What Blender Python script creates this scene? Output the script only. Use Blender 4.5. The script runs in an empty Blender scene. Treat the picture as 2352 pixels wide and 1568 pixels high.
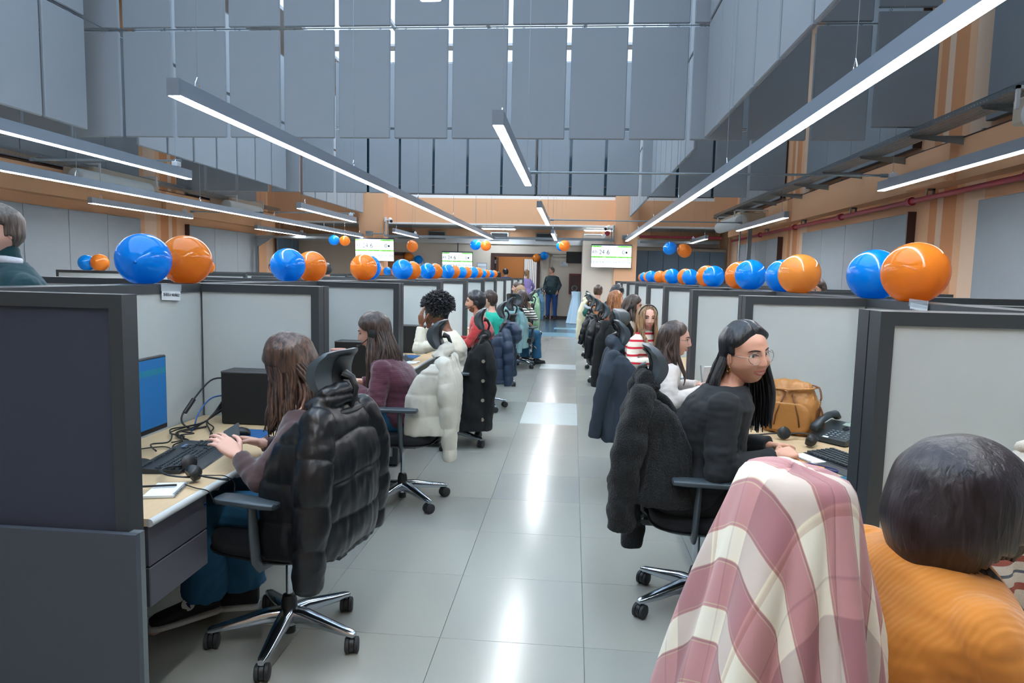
import bpy, bmesh, math, random
from mathutils import Vector, Matrix, Euler, noise
PI = math.pi
random.seed(7)
SC = bpy.context.scene
COL = SC.collection
V = Vector
# ------------------------------------------------------------ camera
cam = bpy.data.cameras.new('camera'); cam.lens = 24.0; cam.sensor_width = 36.0; cam.clip_end = 200; cam.clip_start = 0.05
camo = bpy.data.objects.new('camera', cam); COL.objects.link(camo)
M = Matrix(((0.99576149, -0.03105536, 0.08657147, 0.0),
            (0.08915831, 0.09484927, -0.991491, 0.0),
            (0.02257987, 0.99500713, 0.09721609, 1.525),
            (0, 0, 0, 1)))
camo.matrix_world = M
SC.camera = camo
# ------------------------------------------------------------ world, exposure
w = bpy.data.worlds.new('world'); SC.world = w; w.use_nodes = True
w.node_tree.nodes['Background'].inputs[0].default_value = (0.55, 0.75, 1.0, 1)
w.node_tree.nodes['Background'].inputs[1].default_value = 0.6
SC.view_settings.view_transform = 'Standard'; SC.view_settings.look = 'None'
SC.view_settings.gamma = 1.0; SC.view_settings.exposure = 0.30
SC.view_settings.use_curve_mapping = False
LUM_STRENGTH = 40.0
cy = SC.cycles
cy.max_bounces = 4; cy.diffuse_bounces = 3; cy.glossy_bounces = 2; cy.transmission_bounces = 4; cy.transparent_max_bounces = 8
cy.caustics_reflective = False; cy.caustics_refractive = False; cy.sample_clamp_indirect = 6.0; cy.use_light_tree = False; cy.use_adaptive_sampling = True; cy.adaptive_threshold = 0.015
def area_light(name, loc, rot, sx, sy, energy, color):
    l = bpy.data.lights.new(name, 'AREA'); l.shape = 'RECTANGLE'; l.size = sx; l.size_y = sy; l.energy = energy; l.color = color
    o = bpy.data.objects.new(name, l); COL.objects.link(o); o.location = loc; o.rotation_euler = rot
    return o
# daylight falling through the roof glazing (two bays; the end light is an added fill)
area_light('skylight_near', (-2.2, 2.5, 7.3), (0, 0, 0), 9.0, 9.0, 330, (0.58, 0.79, 1.0))
area_light('skylight_far', (-2.2, 13.5, 7.3), (0, 0, 0), 9.0, 9.0, 230, (0.66, 0.84, 1.0))
area_light('end_fill_light', (-2.2, 20.0, 7.3), (0, 0, 0), 9.0, 3.0, 260, (0.95, 0.97, 1.0))  # fill light added to brighten the far beam wall

# ------------------------------------------------------------ materials
MATS = {}
def lin(c):
    return tuple(((x / 255.0) / 12.92 if x / 255.0 <= 0.04045 else ((x / 255.0 + 0.055) / 1.055) ** 2.4) for x in c) + (1.0,)
def mat(name, rgb, rough=0.6, metal=0.0, bump=0.0, bscale=200.0, var=0.0, vscale=8.0, spec=None, emis=None, estr=0.0, coat=0.0, sheen=0.0, trans=0.0, stretch=None, alpha=None, sss=0.0):
    if name in MATS: return MATS[name]
    m = bpy.data.materials.new(name); m.use_nodes = True; MATS[name] = m
    nt = m.node_tree; b = nt.nodes['Principled BSDF']; col = lin(rgb) if max(rgb) > 1.0 else tuple(rgb) + (1.0,)
    b.inputs['Base Color'].default_value = col; b.inputs['Roughness'].default_value = rough; b.inputs['Metallic'].default_value = metal
    if spec is not None: b.inputs['Specular IOR Level'].default_value = spec
    if coat: b.inputs['Coat Weight'].default_value = coat
    if sheen: b.inputs['Sheen Weight'].default_value = sheen
    if trans: b.inputs['Transmission Weight'].default_value = trans
    if sss:
        b.inputs['Subsurface Weight'].default_value = sss; b.inputs['Subsurface Radius'].default_value = (0.02, 0.008, 0.004); b.inputs['Subsurface Scale'].default_value = 0.3
    if alpha is not None: b.inputs['Alpha'].default_value = alpha
    if emis is not None:
        b.inputs['Emission Color'].default_value = lin(emis); b.inputs['Emission Strength'].default_value = estr
    if bump or var:
        tc = nt.nodes.new('ShaderNodeTexCoord'); mp = nt.nodes.new('ShaderNodeMapping'); nt.links.new(tc.outputs['Object'], mp.inputs[0])
        if stretch: mp.inputs['Scale'].default_value = stretch
    if var:
        n = nt.nodes.new('ShaderNodeTexNoise'); n.inputs['Scale'].default_value = vscale; n.inputs['Detail'].default_value = 4
        nt.links.new(mp.outputs[0], n.inputs['Vector'])
        mx = nt.nodes.new('ShaderNodeMix'); mx.data_type = 'RGBA'
        mx.inputs['A'].default_value = tuple(c * (1 - var) for c in col[:3]) + (1,)
        mx.inputs['B'].default_value = tuple(min(1, c * (1 + var)) for c in col[:3]) + (1,)
        nt.links.new(n.outputs['Fac'], mx.inputs['Factor']); nt.links.new(mx.outputs['Result'], b.inputs['Base Color'])
    if bump:
        n2 = nt.nodes.new('ShaderNodeTexNoise'); n2.inputs['Scale'].default_value = bscale; n2.inputs['Detail'].default_value = 3
        nt.links.new(mp.outputs[0], n2.inputs['Vector'])
        bp = nt.nodes.new('ShaderNodeBump'); bp.inputs['Strength'].default_value = bump; bp.inputs['Distance'].default_value = 0.01
        nt.links.new(n2.outputs['Fac'], bp.inputs['Height']); nt.links.new(bp.outputs['Normal'], b.inputs['Normal'])
    return m
def stripes(m, axis, bands, period, coord='Object', extra=None):
    """bands: list of (start, rgb) along one axis, repeated with period"""
    nt = m.node_tree; b = nt.nodes['Principled BSDF']
    tc = nt.nodes.new('ShaderNodeTexCoord'); sp = nt.nodes.new('ShaderNodeSeparateXYZ'); nt.links.new(tc.outputs[coord], sp.inputs[0])
    a = nt.nodes.new('ShaderNodeMath'); a.operation = 'DIVIDE'; a.inputs[1].default_value = period; nt.links.new(sp.outputs[axis], a.inputs[0])
    f = nt.nodes.new('ShaderNodeMath'); f.operation = 'FRACT'; nt.links.new(a.outputs[0], f.inputs[0])
    r = nt.nodes.new('ShaderNodeValToRGB'); r.color_ramp.interpolation = 'CONSTANT'; nt.links.new(f.outputs[0], r.inputs[0])
    el = r.color_ramp.elements
    el[0].position = bands[0][0] / period; el[0].color = lin(bands[0][1])
    el[1].position = bands[1][0] / period; el[1].color = lin(bands[1][1])
    for p, c in bands[2:]:
        e = el.new(p / period); e.color = lin(c)
    nt.links.new(r.outputs[0], b.inputs['Base Color'])
    return m
# ------------------------------------------------------------ mesh builder
class MB:
    def __init__(s): s.v = []; s.f = []
    def add(s, vs, fs):
        k = len(s.v); s.v += [tuple(q) for q in vs]; s.f += [tuple(i + k for i in f) for f in fs]; return s
    def box(s, c, d, rot=None):
        x, y, z = d[0] / 2, d[1] / 2, d[2] / 2
        vs = [V(q) for q in ((-x,-y,-z),(x,-y,-z),(x,y,-z),(-x,y,-z),(-x,-y,z),(x,-y,z),(x,y,z),(-x,y,z))]
        if rot is not None:
            R = rot if isinstance(rot, Matrix) else Euler(rot).to_matrix(); vs = [R @ q for q in vs]
        return s.add([q + V(c) for q in vs], [(3,2,1,0),(4,5,6,7),(0,1,5,4),(1,2,6,5),(2,3,7,6),(3,0,4,7)])
    def bb(s, a, b):
        return s.box([(a[i] + b[i]) / 2 for i in range(3)], [abs(b[i] - a[i]) for i in range(3)])
    def cbox(s, a, b, e=0.01):
        """box with all edges chamfered by e"""
        x0, y0, z0 = [min(a[i], b[i]) for i in range(3)]; x1, y1, z1 = [max(a[i], b[i]) for i in range(3)]
        e = min(e, (x1 - x0) * .45, (y1 - y0) * .45, (z1 - z0) * .45)
        bm = bmesh.new(); vs = [bm.verts.new(q) for q in ((x0,y0,z0),(x1,y0,z0),(x1,y1,z0),(x0,y1,z0),(x0,y0,z1),(x1,y0,z1),(x1,y1,z1),(x0,y1,z1))]
        for f in ((3,2,1,0),(4,5,6,7),(0,1,5,4),(1,2,6,5),(2,3,7,6),(3,0,4,7)): bm.faces.new([vs[i] for i in f])
        bmesh.ops.bevel(bm, geom=list(bm.edges), offset=e, segments=1, affect='EDGES')
        bm.verts.index_update(); s.add([v.co.copy() for v in bm.verts], [[v.index for v in f.verts] for f in bm.faces]); bm.free(); return s
    def ring(s, c, r, n, ax=None, flat=1.0, up=None, sup=2.0):
        pass
    def tube(s, pts, rad, n=8, caps=True, flat=1.0, upv=None):
        """tapered tube along pts; rad number or list; flat squashes along the second axis"""
        pts = [V(p) for p in pts]; m = len(pts)
        if not hasattr(rad, '__len__'): rad = [rad] * m
        k = len(s.v); nrm = None
        for i, p in enumerate(pts):
            t = (pts[min(i + 1, m - 1)] - pts[max(i - 1, 0)])
            if t.length < 1e-9: t = V((0, 0, 1))
            t.normalize()
            if nrm is None:
                ref = V(upv) if upv is not None else (V((0, 0, 1)) if abs(t.z) < .9 else V((1, 0, 0)))
                nrm = (ref - t * ref.dot(t)).normalized()
            else:
                nrm = (nrm - t * nrm.dot(t))
                nrm = nrm.normalized() if nrm.length > 1e-6 else t.orthogonal().normalized()
            bi = t.cross(nrm); r = rad[i]
            for j in range(n):
                a = 2 * PI * j / n; q = p + bi * (math.cos(a) * r) + nrm * (math.sin(a) * r * flat); s.v.append(tuple(q))
        for i in range(m - 1):
            for j in range(n):
                a = k + i * n + j; b = k + i * n + (j + 1) % n; s.f.append((a, b, b + n, a + n))
        if caps:
            s.f.append(tuple(k + j for j in range(n))[::-1]); s.f.append(tuple(k + (m - 1) * n + j for j in range(n)))
        return s
    def cyl(s, a, b, r, n=16, r2=None):
        return s.tube([a, b], [r, r if r2 is None else r2], n)
    def capsule(s, a, b, r1, r2=None, n=12, flat=1.0, upv=None):
        r2 = r1 if r2 is None else r2; a = V(a); b = V(b); d = (b - a)
        if d.length < 1e-6: d = V((0, 0, 1e-3))
        d.normalize(); pts = []; rr = []
        for t in (0.98, .85, .6, .3): pts.append(a - d * r1 * t); rr.append(r1 * math.sqrt(max(0.02, 1 - t * t)))
        pts.append(a); rr.append(r1); pts.append(b); rr.append(r2)
        for t in (.3, .6, .85, .98): pts.append(b + d * r2 * t); rr.append(r2 * math.sqrt(max(0.02, 1 - t * t)))
        return s.tube(pts, rr, n, True, flat, upv)
    def ell(s, c, r, rot=None, n=16, m=10):
        if not hasattr(r, '__len__'): r = (r, r, r)
        R = Euler(rot).to_matrix() if rot is not None and not isinstance(rot, Matrix) else rot
        vs = [V((0, 0, r[2]))]
        for i in range(1, m):
            ph = PI * i / m
            for j in range(n):
                th = 2 * PI * j / n; vs.append(V((r[0] * math.sin(ph) * math.cos(th), r[1] * math.sin(ph) * math.sin(th), r[2] * math.cos(ph))))
        vs.append(V((0, 0, -r[2]))); fs = []
        for j in range(n): fs.append((0, 1 + j, 1 + (j + 1) % n))
        for i in range(m - 2):
            for j in range(n):
                a = 1 + i * n + j; b = 1 + i * n + (j + 1) % n; fs.append((a, a + n, b + n, b))
        L = len(vs) - 1
        for j in range(n): fs.append((L, L - n + (j + 1) % n, L - n + j))
        if R is not None: vs = [R @ q for q in vs]
        return s.add([q + V(c) for q in vs], fs)
    def loft(s, secs, n=20, caps=True):
        """secs: (centre, rx, ry, axis_x, axis_y, power)"""
        k = len(s.v)
        for c, rx, ry, ax, ay, pw in secs:
            for j in range(n):
                a = 2 * PI * j / n; ca, sa = math.cos(a), math.sin(a)
                u = math.copysign(abs(ca) ** (2 / pw), ca); w_ = math.copysign(abs(sa) ** (2 / pw), sa)
                s.v.append(tuple(V(c) + V(ax) * (u * rx) + V(ay) * (w_ * ry)))
        for i in range(len(secs) - 1):
            for j in range(n):
                a = k + i * n + j; b = k + i * n + (j + 1) % n; s.f.append((a, b, b + n, a + n))
        if caps:
            s.f.append(tuple(k + j for j in range(n))[::-1]); s.f.append(tuple(k + (len(secs) - 1) * n + j for j in range(n)))
        return s
    def prism(s, poly, y0, y1, axis=1):
        """poly in the two other axes, extruded along axis"""
        n = len(poly); vs = []
        for y in (y0, y1):
            for a, b in poly:
                vs.append((a, y, b) if axis == 1 else ((y, a, b) if axis == 0 else (a, b, y)))
        fs = [tuple(range(n)), tuple(range(2 * n - 1, n - 1, -1))]
        for i in range(n): fs.append((i, i + n, (i + 1) % n + n, (i + 1) % n))
        return s.add(vs, fs)
    def grid(s, fn, nu, nv):
        k = len(s.v)
        for i in range(nu + 1):
            for j in range(nv + 1): s.v.append(tuple(fn(i / nu, j / nv)))
        for i in range(nu):
            for j in range(nv):
                a = k + i * (nv + 1) + j; s.f.append((a, a + 1, a + nv + 2, a + nv + 1))
        return s
    def xf(s, Mx):
        s.v = [tuple(Mx @ V(q)) for q in s.v]; return s
    def join(s, o): return s.add(o.v, o.f)
    def mesh(s, name, smooth=False):
        me = bpy.data.meshes.new(name); me.from_pydata(s.v, [], s.f)
        bm = bmesh.new(); bm.from_mesh(me); bmesh.ops.recalc_face_normals(bm, faces=bm.faces); bm.to_mesh(me); bm.free()
        if smooth: me.shade_smooth()
        return me
def tag(o, label=None, cat=None, group=None, kind=None):
    if label: o['label'] = label
    if cat: o['category'] = cat
    if group: o['group'] = group
    if kind: o['kind'] = kind
    return o
def link(o, parent=None):
    COL.objects.link(o)
    if parent is not None: o.parent = parent
    return o
def thing(name, label, cat, loc=(0, 0, 0), rz=0.0, group=None):
    o = bpy.data.objects.new(name, None); o.empty_display_size = .1; link(o); o.location = loc; o.rotation_euler = (0, 0, rz)
    return tag(o, label, cat, group)
def mobj(name, src, m, parent=None, smooth=False, sharp=None, label=None, kind=None, **k):
    me = src.mesh(name, smooth or sharp is not None) if isinstance(src, MB) else src
    if sharp is not None: me.set_sharp_from_angle(angle=math.radians(sharp))
    if m is not None and len(me.materials) == 0: me.materials.append(m)
    o = bpy.data.objects.new(name, me); link(o, parent)
    return tag(o, label, kind=kind, **k)
def struct(name, src, m, parent=None, **k):
    o = mobj(name, src, m, parent, **k)
    if parent is None: o['kind'] = 'structure'
    return o
def inst(o, parent, loc=None, rot=None, name=None):
    c = o.copy(); COL.objects.link(c); c.parent = parent
    if name: c.name = name
    if loc is not None: c.location = loc
    if rot is not None: c.rotation_euler = rot
    return c
def dup(root, loc=None, rz=None, label=None, group=None, name=None):
    r = root.copy(); COL.objects.link(r)
    if loc is not None: r.location = loc
    if rz is not None: r.rotation_euler = (0, 0, rz)
    if label: r['label'] = label
    if group: r['group'] = group
    for ch in list(root.children):
        c = ch.copy(); COL.objects.link(c); c.parent = r
        for g in ch.children:
            d = g.copy(); COL.objects.link(d); d.parent = c
    return r
TMP = bpy.data.scenes.new('workbench')
def evaluated(o):
    TMP.collection.objects.link(o)
    with bpy.context.temp_override(scene=TMP, view_layer=TMP.view_layers[0]):
        dg = bpy.context.evaluated_depsgraph_get(); me = bpy.data.meshes.new_from_object(o.evaluated_get(dg))
    bpy.data.objects.remove(o); return me
def solid(mb, voxel=0.01, smooth=6, name='mesh', disp=None, smf=0.5):
    """weld a union of closed shapes into one continuous surface"""
    me = mb.mesh('tmp'); o = bpy.data.objects.new('tmp', me)
    r = o.modifiers.new('r', 'REMESH'); r.mode = 'VOXEL'; r.voxel_size = voxel; r.adaptivity = 0
    if smooth:
        s = o.modifiers.new('s', 'SMOOTH'); s.iterations = smooth; s.factor = smf
    out = evaluated(o); out.name = name; bpy.data.meshes.remove(me)
    if disp is not None:
        nn = [vn.vector.copy() for vn in out.vertex_normals]
        for i, v in enumerate(out.vertices): v.co = v.co + nn[i] * disp(v.co)
    out.shade_smooth()
    return out
def join_meshes(name, meshes, mats=None):
    """join several meshes into one"""
    import numpy as np
    bm = bmesh.new()
    for me in meshes: bm.from_mesh(me)
    out = bpy.data.meshes.new(name); bm.to_mesh(out); bm.free(); out.shade_smooth()
    for me in meshes: bpy.data.meshes.remove(me)
    return out
def nz(p, s, seed=0.0):
    return noise.noise(V((p[0] * s + seed, p[1] * s + seed * 1.7, p[2] * s - seed)))
ORD = ['first', 'second', 'third', 'fourth', 'fifth', 'sixth', 'seventh', 'eighth', 'ninth', 'tenth', 'eleventh', 'twelfth', 'thirteenth', 'fourteenth', 'fifteenth', 'sixteenth']
def g(x, c, s): return math.exp(-((x - c) / s) ** 2)
def sm(a, b, x):
    t = min(1, max(0, (x - a) / (b - a))); return t * t * (3 - 2 * t)
# ============================================================ SETTING
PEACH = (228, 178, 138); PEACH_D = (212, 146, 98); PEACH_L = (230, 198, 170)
m_peach = mat('peach_paint', PEACH, .85, bump=.05, bscale=90)
m_cream = mat('cream_paint', (214, 202, 186), .85, bump=.05, bscale=90)
m_white = mat('white_paint', (232, 234, 234), .7)
m_acou = mat('grey_acoustic_fabric', (160, 166, 172), .95, bump=.15, bscale=400, var=.03, vscale=3, sheen=.1)
m_wacou = mat('grey_wall_fabric', (150, 158, 164), .95, bump=.15, bscale=400, var=.04, vscale=3)
m_dframe = mat('dark_window_frame', (60, 58, 58), .5)
m_brown = mat('dark_brown_wood', (62, 38, 36), .45)
m_galv = mat('galvanised_steel', (150, 160, 165), .35, metal=.85, var=.12, vscale=20)
m_red = mat('red_pipe_paint', (158, 40, 58), .35)
m_black = mat('black_plastic', (18, 19, 21), .5)
m_grout = mat('floor_grout', (150, 153, 148), .8)
def tile_mat(name, rgb, r=.24):
    m = mat(name, rgb, r, spec=.75, var=.03, vscale=1.7); return m
m_tile = tile_mat('grey_porcelain', (156, 157, 149), .20)
m_tile2 = tile_mat('grey_porcelain_cool', (151, 153, 147), .20)
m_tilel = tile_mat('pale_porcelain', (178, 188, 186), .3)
m_tileb = tile_mat('slate_blue_porcelain', (66, 92, 106), .22)
m_tilebl = tile_mat('light_blue_porcelain', (120, 160, 178), .25)
# floor
f = MB().bb((-10.3, -4, -.2), (5.2, 32, -.006)); fl = struct('floor', f, m_grout)
tb = MB(); e = .0022; TX, TY = .6020, .6035
def tilemesh():
    b = MB(); x, y, c = TX / 2 - .0012, TY / 2 - .0012, .0008
    vs = [(-x,-y,-.006),(x,-y,-.006),(x,y,-.006),(-x,y,-.006),(-x,-y,-c),(x,-y,-c),(x,y,-c),(-x,y,-c),(-x+c,-y+c,0),(x-c,-y+c,0),(x-c,y-c,0),(-x+c,y-c,0)]
    fs = [(0,1,5,4),(1,2,6,5),(2,3,7,6),(3,0,4,7),(4,5,9,8),(5,6,10,9),(6,7,11,10),(7,4,8,11),(8,9,10,11)]
    return b.add(vs, fs)
tm = {}
for k_, mm in (('a', m_tile), ('a2', m_tile2), ('l', m_tilel), ('b', m_tileb), ('bl', m_tilebl)):
    me = tilemesh().mesh('floor_tile'); me.materials.append(mm); tm[k_] = me
Y0 = 2.703; rest = MB()
def tkind(i, j, yc):
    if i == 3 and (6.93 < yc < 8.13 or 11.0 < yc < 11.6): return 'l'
    if 17.1 < yc < 18.1: return 'bl' if i >= 2 else 'b'
    if yc > 18.2: return 'bl' if (i >= 3 and 19.5 < yc < 20.1) else 'b'
    return 'a2' if (i * 7 + j * 3) % 5 == 0 else 'a'
for j in range(-3, 37):
    for i in range(0, 7):
        xc = -.512 + TX * (i - 3) + TX / 2; yc = Y0 + TY * j + TY / 2
        o = bpy.data.objects.new('floor_tile', tm[tkind(i, j, yc)]); link(o, fl); o.location = (xc, yc, 0)
for i in list(range(-14, 0)) + list(range(7, 12)):
    for j in range(-6, 37):
        xc = -.512 + TX * (i - 3) + TX / 2; yc = Y0 + TY * j + TY / 2
        t_ = tilemesh(); rest.add([(a + xc, b + yc, c) for a, b, c in t_.v], t_.f)
for i in range(0, 7):
    for j in range(-8, -3):
        xc = -.512 + TX * (i - 3) + TX / 2; yc = Y0 + TY * j + TY / 2
        t_ = tilemesh(); rest.add([(a + xc, b + yc, c) for a, b, c in t_.v], t_.f)
mobj('floor_tiles_beyond', rest, m_tile, fl, kind='stuff')
# painted walls: vertical stripes of two peach shades on the pilasters
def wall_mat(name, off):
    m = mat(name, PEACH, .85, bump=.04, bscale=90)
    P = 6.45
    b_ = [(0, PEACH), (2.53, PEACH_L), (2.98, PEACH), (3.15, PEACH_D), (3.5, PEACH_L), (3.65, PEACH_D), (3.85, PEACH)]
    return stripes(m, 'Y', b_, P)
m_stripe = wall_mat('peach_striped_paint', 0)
def wall_x(name, x0, x1, y0, y1, z1):
    return struct(name, MB().bb((x0, y0, 0), (x1, y1, z1)), m_stripe)
HC = 7.4
wr = wall_x('wall_right', 5.0, 5.2, -4, 32, HC)
wl = wall_x('wall_left', -10.3, -10.1, -4, 32, HC)
struct('wall_front', MB().bb((-10.3, -4.2, 0), (5.2, -4, HC)), m_peach)
# ceiling: white plaster with two glazed bays and an added third for the end fill
cl = MB()
cl.bb((-10.3, -4.2, HC), (-6.8, 32, HC + .2)); cl.bb((2.4, -4.2, HC), (5.2, 32, HC + .2))
for a, b in ((-4.2, -2.2), (7.2, 8.9), (18.2, 18.5), (21.6, 32)): cl.bb((-6.8, a, HC), (2.4, b, HC + .2))
ce = struct('ceiling', cl, m_white)
m_sky = mat('skylight_glazing', (225, 238, 250), .3, emis=(205, 228, 255), estr=1.1)
for a, b in ((-2.2, 7.2), (8.9, 18.2), (18.5, 21.6)):  # last bay is made up, added along with the end fill light
    n_ = 4
    for i in range(n_):
        x0 = -6.8 + i * 9.2 / n_; mobj('skylight_pane', MB().bb((x0 + .04, a + .04, HC + .06), (x0 + 9.2 / n_ - .04, b - .04, HC + .1)), m_sky, ce)
    bars = MB()
    for i in range(n_ + 1):
        x0 = -6.8 + i * 9.2 / n_; bars.bb((x0 - .04, a, HC - .02), (x0 + .04, b, HC + .16))
    for yy in (a, (a + b) / 2, b): bars.bb((-6.8, yy - .04, HC), (2.4, yy + .04, HC + .14))
    mobj('skylight_frame', bars, m_white, ce)
# back hall wall far behind, beam wall with clerestory window
bw = MB(); YB = 22.0
bw.bb((-10.1, YB, 3.14), (5.0, YB + .35, 3.93)); bw.bb((-10.1, YB, 3.93), (-6.9, YB + .35, HC)); bw.bb((4.3, YB, 3.93), (5.0, YB + .35, HC)); bw.bb((-6.9, YB, 6.9), (4.3, YB + .35, HC))
wbm = struct('wall_beam', bw, m_peach)
mobj('beam_bottom_edge', MB().bb((-10.1, YB - .02, 3.09), (5.0, YB + .37, 3.14)), m_white, wbm)
wn = MB(); wn.bb((-6.9, YB + .02, 3.93), (4.3, YB + .14, 4.03))
mobj('window_sill', wn, m_white, wbm)
win = struct('window_1', MB().bb((-6.9, YB + .2, 4.03), (4.3, YB + .22, 6.9)), mat('clerestory_glass', (14, 40, 52), .08, spec=.7))
wf = MB()
for i in range(9):
    x0 = -6.9 + i * 1.4; wf.bb((x0 - .03, YB + .14, 4.03), (x0 + .03, YB + .26, 6.9))
wf.bb((-6.9, YB + .14, 4.03), (4.3, YB + .26, 4.09)); wf.bb((-6.9, YB + .14, 4.33), (4.3, YB + .26, 4.36)); wf.bb((-6.9, YB + .14, 6.84), (4.3, YB + .26, 6.9))
mobj('window_frame', wf, m_dframe, win)
# columns carrying the beam wall
struct('column', MB().bb((-6.85, 21.45, 0), (-6.05, 22.0, 4.02)), m_peach); bpy.data.objects['column'].name = 'pillar'
o = struct('pillar', MB().bb((1.24, 21.45, 0), (1.92, 22.0, 4.02)), m_peach)
# rear wall
YR = 24.4
rw = MB()
DX0, DX1, DZ = -2.86, -1.28, 2.19
rw.bb((-10.1, YR, 0), (-7.0, YR + .2, 2.62)); rw.bb((-6.1, YR, 0), (DX0, YR + .2, 2.62)); rw.bb((-7.0, YR, 2.15), (-6.1, YR + .2, 2.62)); rw.bb((DX0, YR, DZ), (DX1, YR + .2, 2.62)); rw.bb((DX1, YR, 0), (5.0, YR + .2, 2.62))
wback = struct('wall_back', rw, m_cream)
mobj('upper_band', MB().bb((-10.1, YR - .04, 2.85), (5.0, YR + .2, 3.3)), m_peach, wback)
mobj('white_band', MB().bb((-10.1, YR - .08, 2.6), (5.0, YR + .2, 2.85)), m_white, wback)
bbd = MB(); bbd.bb((-10.1, YR - .015, 0), (-7.0, YR, .1)); bbd.bb((-6.1, YR - .015, 0), (DX0, YR, .1)); bbd.bb((DX1, YR - .015, 0), (.25, YR, .1))
struct('baseboard_back', bbd, m_brown)
# cream pier to the right of the recess
struct('wall_pier', MB().bb((.27, 21.6, 0), (1.24, YR, 2.8)), m_cream)
struct('baseboard_pier', MB().bb((.25, 21.58, 0), (1.24, 21.6, .1)), m_brown)
struct('wall_pier_right', MB().bb((1.92, 23.2, 0), (5.0, 23.4, 2.5)), m_cream)
# hall beyond the door
m_or = mat('orange_paint', (206, 142, 88), .85)
hb = MB(); hb.bb((-7.6, 27.0, 0), (.4, 27.2, 2.9)); hb.bb((-7.6, YR + .2, 2.9), (.4, 27.2, 3.0)); hb.bb((-7.8, YR + .2, 0), (-7.6, 27.2, 2.9)); hb.bb((.4, YR + .2, 0), (.6, 27.2, 2.9))
struct('wall_hall', hb, m_or)
area_light('hall_lamp', (-2.2, 25.8, 2.85), (0, 0, 0), 1.2, .6, 20, (1, .95, .88))
def door_frame(n, x0, x1, z, lab):
    d = MB(); d.bb((x0 - .09, YR - .05, 0), (x0 + .02, YR + .25, z + .09)); d.bb((x1 - .02, YR - .05, 0), (x1 + .09, YR + .25, z + .09)); d.bb((x0, YR - .05, z - .02), (x1, YR + .25, z + .09))
    return struct('door_%d' % n, d, m_brown)
d1 = door_frame(1, DX0, DX1, DZ, '')
lf = MB(); lf.box((DX0 + .05, YR + .62, 1.08), (.05, .82, 2.14)); mobj('door_leaf', lf, m_brown, d1)
mobj('door_closer', MB().box((DX0 + .06, YR + .1, 1.98), (.05, .06, .12)), m_galv, d1)
d2 = door_frame(2, -7.0, -6.1, 2.15, '')
mobj('door_leaf', MB().bb((-6.98, YR + .12, .02), (-6.12, YR + .17, 2.13)), mat('tan_door_leaf', (176, 122, 78), .5), d2)
# window with vertical blinds seen through the door
w2 = struct('window_2', MB().bb((-1.95, 26.93, .9), (-.95, 26.97, 2.15)), mat('night_glass', (20, 24, 30), .1))
m_bl = mat('white_blind', (225, 230, 235), .6, emis=(225, 232, 240), estr=.35)
for i in range(14): mobj('blind_slat', MB().box((-1.9 + i * .07, 26.86, 1.55), (.056, .006, 1.2), (0, 0, .45)), m_bl, w2)
# slatted metal ceiling between beam and rear wall
sl = struct('ceiling_low', MB().bb((-10.1, 22.35, 3.22), (5.0, YR, 3.3)), m_dframe)
m_slat = mat('grey_metal_plank', (150, 158, 165), .4, metal=.3)
yy = 22.55
while yy < YR - .15:
    mobj('ceiling_plank', MB().bb((-10.1, yy, 3.12), (5.0, yy + .18, 3.15)), m_slat, sl); yy += .215
m_lamp = mat('lamp_diffuser', (245, 248, 255), .4, emis=(225, 240, 255), estr=26.0)
for x in (-2.6, .9):
    t = thing('recessed_light', ('wide' if x < 0 else 'slim') + ' recessed ceiling light panel ' + ('left of the aisle end above the doorway' if x < 0 else 'near the right pillar'), 'light', (x, 23.5, 3.06))
    mobj('diffuser', MB().bb((-.55, -.15, 0), (.55, .15, .03)), m_lamp, t); mobj('trim_frame', MB().bb((-.6, -.2, .02), (.6, .2, .06)), m_white, t)
# ---------------- wall panels (grey boards) on both side walls
def wall_boards(parent, x, xin, y0, y1, z0, z1, n):
    w_ = (y1 - y0) / n
    for i in range(n):
        mobj('wall_board', MB().cbox((x, y0 + i * w_ + .006, z0), (xin, y0 + (i + 1) * w_ - .006, z1), .006), m_wacou, parent)
R_ZONES = [(-3.5, 2.4, 5), (4.25, 8.95, 4), (10.7, 15.4, 4), (17.15, 21.3, 4)]
for a, b, n in R_ZONES:
    wall_boards(wr, 5.0, 4.9, a, b, .3, 2.56, n)
    wall_boards(wr, 5.0, 4.9, a, b, 3.5, 6.7, n)
    mobj('end_trim', MB().bb((4.88, a - .03, .3), (5.0, a, 2.58)), m_brown, wr); mobj('end_trim', MB().bb((4.88, a - .03, 3.5), (5.0, a, 6.7)), m_brown, wr)
L_ZONES = [(-3.5, 2.4, 5), (4.25, 8.7, 4), (10.6, 15.15, 4), (17.15, 21.0, 3)]
for a, b, n in L_ZONES:
    wall_boards(wl, -10.1, -10.0, a, b, .3, 2.62, n)
    wall_boards(wl, -10.1, -10.0, a, b, 3.42, 6.7, n)
    mobj('end_trim', MB().bb((-9.98, a - .03, .3), (-10.1, a, 2.64)), m_brown, wl)
# grey panelled screen wall in the far right bay and bluish panels far left
for i in range(6): mobj('wall_board', MB().cbox((1.95 + i * .5, 23.1, .2), (2.44 + i * .5, 23.2, 2.42), .006), mat('blue_grey_board', (108, 130, 150), .9), bpy.data.objects['wall_pier_right'])
for i in range(3): mobj('wall_board', MB().cbox((-10.0, 22.4 + i * .6, .2), (-9.95, 22.98 + i * .6, 2.6), .006), mat('blue_grey_board', (108, 130, 150), .9), wl)
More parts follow.
